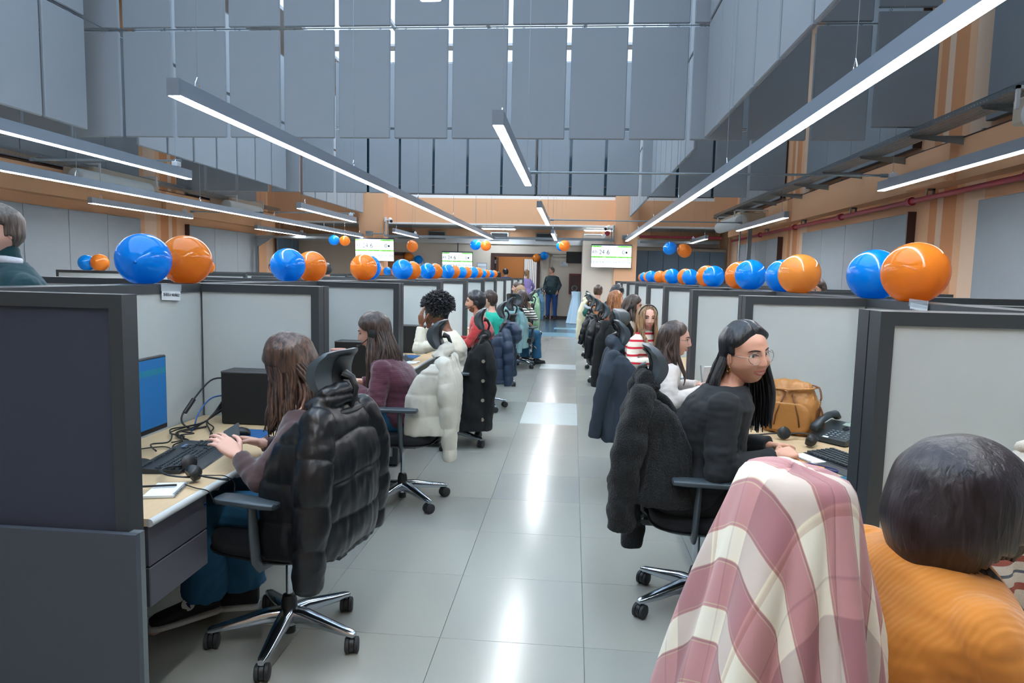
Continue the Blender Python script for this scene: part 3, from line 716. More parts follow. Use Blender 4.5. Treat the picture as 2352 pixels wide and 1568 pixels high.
# desks
def desk(x_in, x_out, ya, yb, lab, group, drawers=True, s=1):
    """x_in at spine, x_out at aisle"""
    t = thing('desk', lab, 'desk', (0, 0, 0), 0, group); sg = 1 if x_out > x_in else -1
    x_in += sg * .002; mobj('desktop', MB().bb((x_in, ya, .705), (x_out - sg * .02, yb, .73)), m_maple, t)
    e = MB().tube([(x_out - sg * .018, ya, .7165), (x_out - sg * .018, yb, .7165)], .0135, 12); mobj('front_edge', e, m_edge, t, sharp=50)
    mobj('modesty_panel', MB().bb((x_in + sg * .01, ya + .01, .2), (x_in + sg * .03, yb - .01, .7)), m_ped, t)
    if drawers:
        c = MB().bb((x_in + sg * .08, ya + .01, .42), (x_out - sg * .05, ya + .36, .703)); p = mobj('pedestal', c, m_ped, t)
        for z in (.43, .567):
            d = mobj('drawer', MB().cbox((x_out - sg * .05, ya + .012, z), (x_out - sg * .028, ya + .358, z + .132), .003), m_ped, t)
            if z > .5: mobj('lock', MB().cyl((x_out - sg * .028, ya + .33, z + .1), (x_out - sg * .018, ya + .33, z + .1), .009, 12), m_hook, d)
    return t
prev = 1.986
for k in range(10):
    b = YL[k] - .08; desk(XS, -1.295, prev, b, 'maple desk in the %s cubicle left of the aisle' % ORD[k], 'desks left of the aisle', drawers=(k == 0)); prev = YL[k] + .08
prev = .62
for k in range(9):
    b = YRr[k] - .084; desk(XQ, .90, prev, b, 'maple desk in the %s cubicle right of the aisle' % ORD[k], 'desks right of the aisle', drawers=False); prev = YRr[k] + .084
# name tags on the back partitions
def nametag(x, y, z, txt, s, label, rot):
    t = thing('name_tag', label, 'name tag', (x, y, z), rot)
    mobj('paper', MB().box((0, 0, 0), (.155, .002, .06), (0, .06, 0)), m_paper, t); mobj('clear_sleeve', MB().box((0, -.002, .032), (.17, .001, .035), (0, .03, 0)), mat('clear_plastic', (210, 222, 228), .15, alpha=.35), t)
    text_mb(txt, .020, mat('ink', (40, 48, 60), .8), parent=t, loc=(0, -.0022, -.004), rot=(PI / 2, .06, 0)); return t
nametag(-1.969, 3.205, 1.392, 'SHEILA NU\u00d1EZ', 1, 'small white name tag taped on the first left back partition', PI / 2)
nametag(1.549, 3.22, 1.405, 'NATALY MUNOZ', 1, 'small white name tag taped above the second right desk', -PI / 2)
# ============================================================ OFFICE CHAIR (local frame: sitter faces +Y)
m_polish = mat('polished_aluminium', (205, 212, 220), .16, metal=1.0)
m_chp = mat('chair_black_plastic', (26, 29, 32), .42)
m_chg = mat('chair_grey_plastic', (66, 76, 82), .38)
m_chf = mat('chair_black_fabric', (24, 26, 30), .95, bump=.2, bscale=500)
m_cast = mat('caster_rubber', (38, 40, 42), .6)
m_chm = mat('chair_mesh_fabric', (34, 36, 40), .9, bump=.4, bscale=900)
CH = {}
def chair_parts():
    def mk(n, mb, m, smooth=False, sharp=35):
        me = mb.mesh(n, True)
        if sharp: me.set_sharp_from_angle(angle=math.radians(sharp))
        me.materials.append(m); CH[n] = me
    leg = MB()
    secs = []
    for r, z, wv, hv in ((.02, .108, .032, .032), (.08, .110, .030, .028), (.16, .098, .026, .022), (.25, .084, .021, .016), (.295, .078, .018, .013), (.312, .074, .012, .010)):
        secs.append(((0, r, z), wv, hv, (1, 0, 0), (0, 0, 1), 3.2))
    leg.loft(secs, 14); leg.cyl((0, .298, .068), (0, .298, .05), .010, 10); mk('base_leg', leg, m_polish)
    mk('base_hub', MB().cyl((0, 0, .07), (0, 0, .135), .04, 20, .036), m_polish)
    w_ = MB()
    for s in (-1, 1): w_.tube([(s * .009, 0, .032), (s * .012, 0, .032), (s * .024, 0, .032), (s * .028, 0, .032)], [.026, .032, .032, .025], 20)
    mk('caster_wheel', w_, m_cast); mk('caster_hood', MB().tube([(-.008, 0, .034), (.008, 0, .034)], .030, 14).cyl((0, 0, .04), (0, 0, .064), .009, 8), m_chp)
    mk('gas_lift', MB().cyl((0, 0, .10), (0, 0, .42), .0135, 16), m_polish); mk('lift_cover', MB().tube([(0, 0, .125), (0, 0, .165), (0, 0, .19), (0, 0, .195)], [.034, .032, .026, .018], 18).cyl((0, 0, .03), (0, 0, .08), .025, 16), m_chp)
    mk('tilt_mechanism', MB().cbox((-.11, -.12, .385), (.11, .12, .425), .015).cbox((-.03, -.26, .38), (.03, -.1, .42), .01), m_chp)
    mk('lever', MB().tube([(.1, .05, .39), (.2, .06, .385), (.27, .06, .35)], [.006, .006, .006], 8).box((.285, .06, .335), (.05, .03, .012), (0, .7, 0)), m_chp)
    s_ = MB(); s_.loft([((0, .01, z), rx, ry, (1, 0, 0), (0, 1, 0), 3.6) for z, rx, ry in ((.425, .20, .19), (.432, .235, .225), (.445, .245, .238), (.475, .247, .242), (.490, .240, .236), (.498, .215, .21), (.500, .12, .12))], 40)
    mk('seat', s_, m_chf, sharp=60); mk('seat_pan', MB().loft([((0, .01, z), rx, ry, (1, 0, 0), (0, 1, 0), 3.6) for z, rx, ry in ((.412, .17, .16), (.42, .225, .215), (.434, .25, .245), (.438, .25, .245))], 40), m_chp, sharp=60)
    b = MB()
    def prof(v):  # back profile
        return -.235 - .06 * v + .03 * math.sin(PI * (1 - v) * 1.2)
    def bs(u, v, off=0.0):
        x = (u - .5) * 2; hw = .205 * (1 - .10 * abs(2 * v - 1) ** 3 - .12 * v * v); z = .53 + .46 * v
        return V((x * hw, prof(v) + .045 * x * x + off, z))
    b.grid(lambda u, v: bs(u, v), 20, 18); n0 = len(b.v); b.grid(lambda u, v: bs(1 - u, v, -.012), 20, 18)
    mk('back_mesh', b, m_chm, sharp=60)
    fr = MB(); pts = [bs(0, i / 12, -.005) for i in range(13)] + [bs(i / 12, 1, -.005) for i in range(1, 13)] + [bs(1, 1 - i / 12, -.005) for i in range(1, 13)] + [bs(1 - i / 12, 0, -.005) for i in range(1, 13)]
    fr.tube(pts, .013, 8, caps=False); mk('back_frame', fr, m_chp)
    mk('back_spine', MB().tube([(0, -.20, .40), (0, -.25, .45), (0, -.262, .60), (0, -.272, .85), (0, -.285, .97), (0, -.290, 1.0)], [.020, .022, .020, .018, .014, .010], 10, flat=.7), m_chp)
    # arm: post and pad
    ar = MB(); ar.tube([(.17, -.05, .41), (.245, -.05, .415), (.268, -.05, .45), (.272, -.045, .56), (.272, -.04, .655)], [.020, .022, .024, .024, .020], 12, flat=.6, upv=(0, 1, 0)); mk('arm_post', ar, m_chg)
    pd = MB().loft([((.272, y, .672), rx, rz, (1, 0, 0), (0, 0, 1), 3.5) for y, rx, rz in ((-.155, .02, .007), (-.15, .034, .012), (-.10, .042, .014), (.06, .045, .014), (.10, .040, .012), (.108, .024, .006))], 20); mk('arm_pad', pd, m_chg)
    ar2 = MB(); ar2.v = [(-x, y, z) for x, y, z in ar.v]; ar2.f = ar.f; mk('arm_post_b', ar2, m_chg); pd2 = MB(); pd2.v = [(-x, y, z) for x, y, z in pd.v]; pd2.f = pd.f; mk('arm_pad_b', pd2, m_chg)
    h = MB()
    def hs(u, v, off=0.0):
        x = (u - .5) * 2; hw = .130 * (1 - .16 * abs(2 * v - 1) ** 4); z = 1.085 + (v - .5) * .19 * (1 - .10 * x ** 4)
        return V((x * hw, -.235 + .045 * math.cos((v - .5) * PI) - .018 + .032 * x * x + off - .018 * sm(.78, 1, v), z))
    h.grid(lambda u, v: hs(u, v), 24, 16); k = len(h.v); h.grid(lambda u, v: hs(1 - u, v, -.038 + .020 * abs(2 * v - 1) ** 3), 24, 16)
    # close the rim
    nu, nv = 24, 16
    def A(i, j): return i * (nv + 1) + j
    def B(i, j): return k + (nu - i) * (nv + 1) + j
    for i in range(nu): h.f.append((A(i, 0), B(i, 0), B(i + 1, 0), A(i + 1, 0))); h.f.append((A(i, nv), A(i + 1, nv), B(i + 1, nv), B(i, nv)))
    for j in range(nv): h.f.append((A(0, j), A(0, j + 1), B(0, j + 1), B(0, j))); h.f.append((A(nu, j), B(nu, j), B(nu, j + 1), A(nu, j + 1)))
    mk('headrest', h, m_chg, sharp=50)
    hp = MB().grid(lambda u, v: hs(.28 + .44 * (1 - u), .12 + .76 * v, -.040 - .004 * math.sin(PI * u)), 12, 10); mk('headrest_back_plate', hp, m_chp, sharp=60)
    mk('headrest_stalk', MB().tube([(0, -.262, 1.08), (0, -.295, 1.07), (0, -.312, 1.03), (0, -.300, .985), (0, -.288, .94)], [.026, .017, .014, .013, .012], 10, flat=.8), m_chp)
chair_parts()
def office_chair(x, y, rz, label, base_rot=0.0, group='office chairs pulled up to the desks', headrot=0.0, dz=0.0):
    t = thing('office_chair', label, 'chair', (x, y, 0), rz, group)
    def p(n, nm=None, par=None, rot=None, loc=None):
        o = bpy.data.objects.new(nm or n, CH[n]); link(o, par or t)
        if rot is not None: o.rotation_euler = (0, 0, rot)
        if loc is not None: o.location = loc
        return o
    hub = p('base_hub')
    for i in range(5):
        a = base_rot - rz + i * 2 * PI / 5; p('base_leg', rot=a)
        cx, cy = -.298 * math.sin(a), .298 * math.cos(a)
        c = p('caster_hood', 'caster', rot=a * 1.7 + i, loc=(cx, cy, 0)); w2_ = bpy.data.objects.new('caster_wheel', CH['caster_wheel']); link(w2_, c)
    p('gas_lift'); p('lift_cover'); p('tilt_mechanism'); p('lever'); s = p('seat'); p('seat_pan', par=s)
    bk = p('back_frame', 'backrest'); p('back_mesh', par=bk); p('back_spine', par=bk)
    a = p('arm_post', 'armrest'); p('arm_pad', par=a); a = p('arm_post_b', 'armrest'); p('arm_pad_b', 'arm_pad', par=a)
    h = p('headrest'); p('headrest_back_plate', par=h); p('headrest_stalk', par=h)
    for o in (h,): o.location = (0, 0, dz)
    return t

# ============================================================ PEOPLE
def frame_from(yaw, pitch=0, roll=0):
    return Euler((pitch, roll, yaw), 'YXZ').to_matrix() if False else (Matrix.Rotation(yaw, 3, 'Z') @ Matrix.Rotation(pitch, 3, 'X') @ Matrix.Rotation(roll, 3, 'Y'))
def head_point(th, ph, full=1.0, male=0.0, smile=0.0):
    """th azimuth (0 = right ear, PI/2 = face), ph polar from crown"""
    sx, sy, sz = math.sin(ph) * math.cos(th), math.sin(ph) * math.sin(th), math.cos(ph)
    z = sz * .118; x = sx * .0765; y = sy * .098
    up_ = 1 + .11 * g(z, .070, .034); x *= up_; y *= up_
    low = sm(.0, -.118, z) if z < 0 else 0.0
    jaw = 1 - (.30 - .07 * male - .16 * (full - 1) * 4) * sm(-.02, -.118, z) if z < 0 else 1.0
    x *= jaw * (1 + .04 * g(z, -.045, .03) * (full - 1) * 8)
    if y < 0: y *= 1 - .12 * low; z += .028 * sm(0, -1, sz) * sm(0, -1, sy)
    else:
        y *= 1 - .10 * sm(-.03, -.118, z) * 0
        y += .010 * sm(-.05, -.118, z)
    if sy > 0:
        f = sm(0, .45, sy)
        y -= .009 * f * sm(.0, .118, z) * .6
        ax = abs(x)
        nose = g(x, 0, .0105 + .004 * sm(0, -.035, z)) * (.35 * g(z, .012, .016) + sm(.02, -.030, z) * (1 if z > -.034 else math.exp(-((z + .034) / .0055) ** 2)))
        y += f * .0235 * nose
        y += f * .006 * g(ax, .0135, .006) * g(z, -.036, .007)
        y += f * .0045 * g(z, .028, .010) * g(ax, .026, .022)
        y -= f * .0100 * g(ax, .032, .015) * g(z, .007, .0115)
        y += f * (.006 + .004 * smile) * g(ax, .042, .016) * g(z, -.030, .018) * full
        mz = -.062 + smile * .18 * (ax ** 2) / .025
        y += f * .0065 * g(ax, 0, .021) * (g(z, mz + .0055, .0042) + 1.15 * g(z, mz - .0065, .0048)) - f * .003 * g(ax, 0, .024) * g(z, mz, .0022)
        y += f * .006 * g(ax, 0, .017) * g(z, -.096, .014)
        y -= f * .004 * g(ax, 0, .022) * g(z, -.080, .006)
    return V((x, y, z))
def head_mb(n, m, fn):
    b = MB(); b.v.append(tuple(fn(0, .0001)))
    for i in range(1, m):
        ph = PI * i / m
        for j in range(n):
            u = j / n * 2 * PI; th = PI / 2 + u - .42 * math.sin(u)          # denser at the face
            b.v.append(tuple(fn(th, ph)))
    b.v.append(tuple(fn(0, PI - .0001)))
    for j in range(n): b.f.append((0, 1 + j, 1 + (j + 1) % n))
    for i in range(m - 2):
        for j in range(n):
            a = 1 + i * n + j; c = 1 + i * n + (j + 1) % n; b.f.append((a, a + n, c + n, c))
    L = len(b.v) - 1
    for j in range(n): b.f.append((L, L - n + (j + 1) % n, L - n + j))
    return b
def hair_amt(p, line=.072, side=.0):
    """1 where hair grows"""
    x, y, z = p
    fr = sm(line - .012, line + .006, z + .5 * max(0, -y + .02) + (x * x) * 9.0)
    sd = sm(.030, .018, y) * sm(-.035 + side, -.015 + side, z + max(0, -y - .0) * 2.2)
    bk = sm(-.02, -.045, y) * sm(-.105, -.085, z)
    fore = sm(.055, .10, y)          # forehead area
    return max(fr, sd * (1 - .0 * fore), bk)
def skin_mat(name, rgb):
    return mat(name, rgb, .48, var=.04, vscale=30, sss=.12, bump=.04, bscale=500)
m_eyew = mat('eye_white', (226, 222, 216), .15); m_iris = mat('dark_iris', (40, 26, 18), .1); m_lash = mat('lash_dark', (24, 18, 16), .6)
def hair_mat(name, c1, c2, rough=.38, sc=26):
    if name in MATS: return MATS[name]
    m = mat(name, c1, rough, spec=.55); nt = m.node_tree; b = nt.nodes['Principled BSDF']
    tc = nt.nodes.new('ShaderNodeTexCoord'); mp = nt.nodes.new('ShaderNodeMapping'); mp.inputs['Scale'].default_value = (3.2, 3.2, .35); nt.links.new(tc.outputs['Object'], mp.inputs[0])
    n = nt.nodes.new('ShaderNodeTexNoise'); n.inputs['Scale'].default_value = sc; n.inputs['Detail'].default_value = 6; n.inputs['Distortion'].default_value = .6; nt.links.new(mp.outputs[0], n.inputs['Vector'])
    r = nt.nodes.new('ShaderNodeValToRGB'); r.color_ramp.elements[0].position = .35; r.color_ramp.elements[0].color = lin(c1); r.color_ramp.elements[1].position = .68; r.color_ramp.elements[1].color = lin(c2)
    nt.links.new(n.outputs['Fac'], r.inputs[0]); nt.links.new(r.outputs[0], b.inputs['Base Color'])
    bp = nt.nodes.new('ShaderNodeBump'); bp.inputs['Strength'].default_value = .5; bp.inputs['Distance'].default_value = .006; nt.links.new(n.outputs['Fac'], bp.inputs['Height']); nt.links.new(bp.outputs['Normal'], b.inputs['Normal'])
    return m
def hand_mb(w, d, n, side=1, curl=.5, s=1.0, spread=.12, curls=None, thumb=.6):
    """w wrist point, d finger direction, n palm-back normal; side=+1 thumb on +cross side"""
    d = V(d).normalized(); n = V(n); n = (n - d * n.dot(d)).normalized(); a = d.cross(n) * side     # a: toward the thumb
    b = MB(); w = V(w); L = .088 * s
    b.loft([(w + d * t * s, rx * s, ry * s, tuple(a), tuple(n), 2.6) for t, rx, ry in ((-.03, .024, .019), (0, .025, .018), (.03, .035, .017), (.065, .040, .015), (.088, .038, .012), (.096, .030, .008))], 16)
    segs = ((.040, .026, .020), (.044, .029, .021), (.041, .027, .020), (.031, .021, .017)); offs = (.027, .009, -.009, -.026)
    for i in range(4):
        c = (curls[i] if curls else curl); ang = 0.0; p = w + d * (.082 - .005 * abs(i - 1.2)) * s + a * offs[i] * s
        dd = (d + a * spread * (1.3 - i) * .6).normalized(); r = (.0088, .0092, .0088, .0076)[i] * s
        for k, l in enumerate(segs[i]):
            ang += c * (.75, 1.15, .8)[k]; v = dd * math.cos(ang) - n * math.sin(ang); q = p + v * l * s
            b.capsule(p, q, r * (1 - .08 * k), r * (1 - .08 * (k + 1)), 10); p = q
    p = w + d * .022 * s + a * .026 * s - n * .004 * s
    for k, (l, r) in enumerate(((.042, .0125), (.032, .0105), (.024, .0095))):
        ang = thumb * (.3 + k * .45); v = (d * (.72 + .1 * k) + a * (.75 - .35 * k) - n * ang).normalized(); q = p + v * l * s
        b.capsule(p, q, r * s, r * s * .9, 10); p = q
    return b
def torso_secs(P, inf=0.0, upto=1.0):
    """rings from hips to neck; P: dict with base, lean etc."""
    b = P['b']; hx, hy, hz = P['hip']; nk = P['neck']; ch = P['chest']; ax = P['ax']; ay = P['ay']; belly = P.get('belly', 0)
    hip = V((hx, hy, hz)); ch = V(ch); nk = V(nk); wa = hip.lerp(ch, .5) + V((0, .008 + belly * .3, 0))
    up = V((0, 0, 1))
    return [(hip + V((0, 0, -.085)), .135 * b + inf, .105 * b + inf, ax, ay, 2.5), (hip, .172 * b + inf, .128 * b + inf, ax, ay, 2.5), (hip + V((0, 0, .07)), .165 * b + inf, .125 * b + inf + belly * .5, ax, ay, 2.4),
            (wa, .140 * b + inf, .104 * b + inf + belly, ax, ay, 2.3), (wa.lerp(ch, .5), .148 * b + inf, .108 * b + inf + belly * .6, ax, ay, 2.3), (ch, .165 * b + inf, .118 * b + inf, ax, ay, 2.4),
            (ch.lerp(nk, .42), .172 * b + inf, .103 * b + inf, ax, ay, 2.4), (ch.lerp(nk, .70), .150 * b + inf, .082 * b + inf, ax, ay, 2.2), (ch.lerp(nk, .88), .098 * b + inf, .066 * b + inf, ax, ay, 2.1), (nk, .058 + inf, .058 + inf, ax, ay, 2.0)]
def strand_pts(P, az, z0, length, rad, seed, wave, forward=0.0, n=16, hug=True):
    """a lock leaving the head surface at azimuth az (person axes, PI/2 = front), falling with gravity"""
    R = P['hr']; hc = P['hc']; pts = []; rr = []
    rnd = random.Random(seed); ph0 = rnd.uniform(0, 6.28); wf = rnd.uniform(.8, 1.25)
    top = .085 + rnd.uniform(-.02, .02)
    e = V((math.cos(az), math.sin(az), 0))
    for i in range(n):
        t = i / (n - 1); d = -.0 + t * (length + top)
        zz = top - d                        # relative to head centre, in head frame while over the skull
        if zz > -.05:
            s_ = max(0.05, math.sqrt(max(0.0, 1 - (zz / .122) ** 2))); q = V((e.x * .0765 * s_, e.y * .098 * s_, zz)); q = q + V((e.x, e.y, .3)) * (rad + .003)
            p = hc + R @ q; last = p.copy(); base = i
        else:
            dd = (-.05 - zz); dirw = (R @ V((e.x, e.y, 0))); dirw.z = 0
            out = P.get('hout', .02) * sm(0, .15, dd)
            p = V((last.x, last.y, last.z - dd)) + dirw * out + V((0, forward * dd, 0))
            back = P['back_y'](p.z)
            if hug and p.y < back + .05 and abs(p.x - P['chest'][0]) < .2: p.y = min(p.y, back - rad - .004) if e.y < .1 else p.y
            fy = P['front_y'](p.z)
            if e.y > .1 and dd > .10: p.y = max(p.y, fy + rad + .018)
        a = ph0 + wf * t * wave[1] * 2 * PI; A = wave[0] * sm(.25, .6, t)
        p = p + V((math.cos(a), math.sin(a), 0)) * A
        pts.append(p); rr.append(rad * (.75 if i == 0 else 1.0) * (1 - .75 * sm(.72, 1.0, t)))
    for _ in range(4): pts = [pts[0]] + [(pts[i - 1] + pts[i] * 2 + pts[i + 1]) * .25 for i in range(1, n - 1)] + [pts[-1]]
    return pts, rr
def person(loc, rz, label, P, look, top, pants, hair, group=None, near=1, shoes=None, extras=(), standing=False, name='person'):
    """P: joints in local frame. look: dict head pose / skin. top/pants: dict clothing. hair: dict"""
    t = thing(name, label, 'person', loc, rz, group)
    P.setdefault('b', 1.0); P.setdefault('ax', (1, 0, 0)); P.setdefault('ay', (0, 1, 0)); b = P['b']
    ch = V(P['chest']); nk = V(P['neck'])
    tw = P.get('twist', 0.0)
    P['ax'] = (math.cos(tw), math.sin(tw), 0); P['ay'] = (-math.sin(tw), math.cos(tw), 0)
    axv = V(P['ax'])
    sh = {1: ch.lerp(nk, .56) + axv * (.158 * b) + V((0, 0, -.022)), -1: ch.lerp(nk, .56) - axv * (.158 * b) + V((0, 0, -.022))}
    hs = look.get('size', 1.0)
    R = frame_from(look.get('yaw', 0), look.get('pitch', 0), look.get('roll', 0)); P['hr'] = R
    hc = nk + V((0, .012, .0)) + R @ V((0, .022, .145 * hs)); 
    if 'hc' in look: hc = V(look['hc'])
    P['hc'] = hc
    P['back_y'] = lambda z: (ch.y + (nk.y - ch.y) * min(1.3, max(-2, (z - ch.z) / max(.05, nk.z - ch.z)))) - .12 * b * (1 if z < ch.z + .08 else max(.35, 1 - (z - ch.z - .08) / .12))
    P['front_y'] = lambda z: (ch.y + (nk.y - ch.y) * min(1.3, max(-2, (z - ch.z) / max(.05, nk.z - ch.z)))) + .122 * b * (1 if z < ch.z + .05 else max(.35, 1 - (z - ch.z - .05) / .12))
    vox = (.0065, .009, .012)[near - 1] if near else .008
    # ---- skin body
    B = MB(); B.loft(torso_secs(P, -.020)[:-2] + torso_secs(P, -.008)[-2:], 18)
    B.capsule(nk + V((0, -.005, -.05)), hc + R @ V((0, -.022, -.055)), .056 * (1.08 if look.get('male') else .96), .050 * (1.12 if look.get('male') else .96), 16)
    arms = P['arms']
    for s in (1, -1):
        el, wr_ = V(arms[s][0]), V(arms[s][1])
        B.capsule(sh[s] - axv * (s * .03) + V((0, 0, -.02)), el, .036, .034, 12); B.capsule(el, wr_, .034, .024, 12)
    legs = P['legs']
    for s in (1, -1):
        hp = V(P['hip']) + axv * (.09 * s * b); kn, an = V(legs[s][0]), V(legs[s][1])
        B.capsule(hp, kn, .075, .052, 12); B.capsule(kn, an, .050, .034, 12); to = V(legs[s][2]); B.capsule(an + V((0, 0, -.02)), to, .032, .026, 10)
    body = solid(B, .011 if near < 3 else .014, 5)
    res = ((96, 84), (72, 60), (44, 36))[near - 1]
    sml = look.get('smile', 0.0)
    H = head_mb(res[0], res[1], lambda th, ph: hc + R @ (head_point(th, ph, look.get('full', 1.0), look.get('male', 0), sml) * hs))
    for s in (1, -1):   # ears
        H.ell(hc + R @ (V((s * .0775, -.004, -.008)) * hs), (.009 * hs, .017 * hs, .031 * hs), R @ Matrix.Rotation(.25 * s, 3, 'Z'), 12, 10)
        H.tube([hc + R @ (V((s * (.083 + .003 * math.sin(a)), -.006 + .015 * math.cos(a) * 1.1, -.006 + .029 * math.sin(a))) * hs) for a in [-.9 + i * .5 for i in range(8)]], .0042 * hs, 6)
    hands = []
    for s in (1, -1):
        el, wr_ = V(arms[s][0]), V(arms[s][1]); hd = arms[s][2] if len(arms[s]) > 2 else {}
        if hd.get('none'): continue
        d = V(hd.get('d', tuple(wr_ - el))); nn = hd.get('n', (0, 0, 1))
        hm = hand_mb(wr_, d, nn, side=hd.get('side', -s), curl=hd.get('curl', .45), s=hd.get('s', .95), curls=hd.get('curls'), thumb=hd.get('thumb', .6), spread=hd.get('spread', .12))
        hands.append(solid(hm, .0034 if near < 3 else .005, 3, smf=.4))
    sk = skin_mat(look['skin'][0], look['skin'][1])
    me = join_meshes('body', [body, H.mesh('h', True)] + hands); bo = mobj('body', me, sk, t)
    # face details
    def on(x, z, off=0.0):
        # surface point of the face at lateral x and height z
        best = None
        ph = math.acos(max(-1, min(1, z / .118))); s_ = math.sin(ph); c = max(-.98, min(.98, x / (.0765 * max(.2, s_))))
        for _ in range(3):
            p = head_point(math.acos(c), ph, look.get('full', 1.0), look.get('male', 0), sml); c = max(-.98, min(.98, c + (x - p.x) / (.0765 * max(.2, s_)))); ph -= (z - p.z) / (.118 * max(.3, s_)) ; s_ = math.sin(ph)
        p = head_point(math.acos(c), ph, look.get('full', 1.0), look.get('male', 0), sml)
        return hc + R @ ((p + V((0, off, 0))) * hs)
    if look.get('face', True):
        for s in (1, -1):
            c0 = on(s * .032, .006, -.0055); ey = mobj('eyeball', MB().ell(c0 + R @ V((0, -.0012, 0)), .0118 * hs, n=16, m=12), m_eyew, bo, smooth=True)
            gz = V(look.get('gaze', (0, 1, 0))).normalized(); c1 = c0 + R @ gz * .0078 * hs
            mobj('iris', MB().ell(c1, .0056 * hs, n=12, m=8), m_iris, bo, smooth=True)
            lid = MB().tube([on(s * .032 + dx * .0165, .0125 - .0075 * dx * dx, .0012) for dx in (-1, -.7, -.35, 0, .35, .7, 1)], [.0012, .0019, .0022, .0023, .0022, .0019, .0012], 6); mobj('lashes', lid, m_lash, bo, smooth=True)
            lid2 = MB().tube([on(s * .032 + dx * .015, -.0008 + .0045 * dx * dx, .0005) for dx in (-1, -.5, 0, .5, 1)], .0012, 5); mobj('lower_lid', lid2, sk, bo, smooth=True)
            br = MB().tube([on(s * x, z, .001) for x, z in ((.013, .0245), (.022, .0275), (.032, .0295), (.042, .0285), (.051, .0235))], [.0022, .0033, .0033, .0027, .001], 6); mobj('eyebrow', br, MATS.get(look.get('brow', 'lash_dark'), m_lash), bo, smooth=True)
        ml = mat(look.get('lipname', 'lip_rose'), look.get('lip', (168, 92, 84)), .35); smv = sml
        def mz(x): return -.062 + smv * .18 * x * x / .025
        wl_ = .023 + .009 * smv
        up = MB().tube([on(x * wl_, mz(x * wl_) + .0045 * (1 - abs(x)) ** .6 + .0005, .0005) for x in (-1, -.75, -.45, -.15, 0, .15, .45, .75, 1)], [.0012, .0028, .0036, .0040, .0035, .0040, .0036, .0028, .0012], 6)
        lo = MB().tube([on(x * wl_ * .95, mz(x * wl_) - .0065 * (1 - x * x) - (.004 * smv), .0005) for x in (-1, -.75, -.4, 0, .4, .75, 1)], [.0012, .0034, .0048, .0052, .0048, .0034, .0012], 6)
        mobj('upper_lip', up, ml, bo, smooth=True); mobj('lower_lip', lo, ml, bo, smooth=True)
        if smv > .3:
            tt = MB().tube([on(x * wl_ * .7, mz(x * wl_ * .7) - .0006, .0015) for x in (-1, -.5, 0, .5, 1)], [.0008, .002, .0024, .002, .0008], 6); mobj('teeth', tt, mat('teeth', (222, 214, 204), .3), bo, smooth=True)
    # ---- clothes
    inf = top.get('inf', .012); T = MB(); secs = torso_secs(P, inf)
    if top.get('hem') is not None:
        secs = [((s[0][0], s[0][1], max(s[0][2], top['hem'])), ) + s[1:] for s in secs]
    cr = top.get('neck', 0.0)       # how far the collar rises
    T.loft(secs[:-1] + [(V(secs[-1][0]) + V((0, 0, -.015 + cr * .5)), .068 + inf * .5, .068 + inf * .5, P['ax'], P['ay'], 2.0)], 28)
    if cr: T.capsule(nk + V((0, 0, -.03)), nk.lerp(hc, .5 * cr / .06) , .066, .062, 16)
    sl = top.get('sleeve', (.056, .046, .036))
    for s in (1, -1):
        el, wr_ = V(arms[s][0]), V(arms[s][1]); T.capsule(sh[s] - axv * (s * .012), el, sl[0] * .98, sl[1], 14)
        c_ = el.lerp(wr_, top.get('cuff', .93)); T.ell(el, sl[1] * 1.02, n=14, m=10); T.tube([el, el.lerp(c_, .5), c_], [sl[1], sl[1] * .92, sl[2]], 14)
    amp = top.get('fold', .004); sd = P.get('seed', 1.0)
    def folds(p):
        v = 0.0
        for s in (1, -1):
            el = V(arms[s][0]); d = (V(p) - el).length
            if d < .14: v += math.sin(d * 150 + 3 * nz(p, 14, sd)) * amp * .9 * (1 - d / .14)
        return v + amp * nz(p, 9, sd) * 1.6 + amp * .7 * nz((p[0], p[1], p[2] * 2.5), 18, sd)
    ribs = top.get('ribs')
    def puff(p):
        v = folds(p)
        if top.get('puff'):
            k = top['puff']; v += k[1] * (abs(math.sin(PI * p[2] / k[0] + .3 * nz(p, 6, sd))) ** .5 - .7)
        return v
    tvx = top.get('vox', vox)
    tm_ = solid(T, tvx, 3, disp=puff); to = mobj(top['name'], tm_, top['mat'], t)
    if pants is not None:
        L = MB(); L.loft(torso_secs(P, .006)[:3], 20); pl = pants.get('r', (.095, .072, .06, .062))
        for s in (1, -1):
            hp = V(P['hip']) + axv * (.085 * s * b) + V((0, 0, .0)); kn, an = V(legs[s][0]), V(legs[s][1])
            L.capsule(hp, kn, pl[0] * b, pl[1], 14); L.ell(kn, pl[1] * 1.01); L.tube([kn, kn.lerp(an, .5), kn.lerp(an, pants.get('len', .93))], [pl[1], pl[2], pl[3]], 14)
        mobj(pants['name'], solid(L, vox * 1.15, 3, disp=lambda p: .005 * nz(p, 10, sd) + .003 * math.sin(nz(p, 4, sd) * 20)), pants['mat'], t)
    for s in (1, -1):
        an, to_ = V(legs[s][1]), V(legs[s][2]); d = (to_ - an); d.z = 0; L_ = d.length; d.normalize(); sd_ = V((-d.y, d.x, 0)); z0 = an.z - .075
        c0 = V((an.x, an.y, 0))
        up = MB(); so = MB()
        prof = ((-.055, .030, .085), (-.03, .038, .10), (.03, .040, .085), (.09, .042, .058), (.15, .046, .045), (.19, .040, .038), (.215, .022, .030))
        up.loft([(c0 + d * x + V((0, 0, z0 + .018 + h * .5)), wv, h * .5, tuple(sd_), (0, 0, 1), 2.6) for x, wv, h in prof], 16)
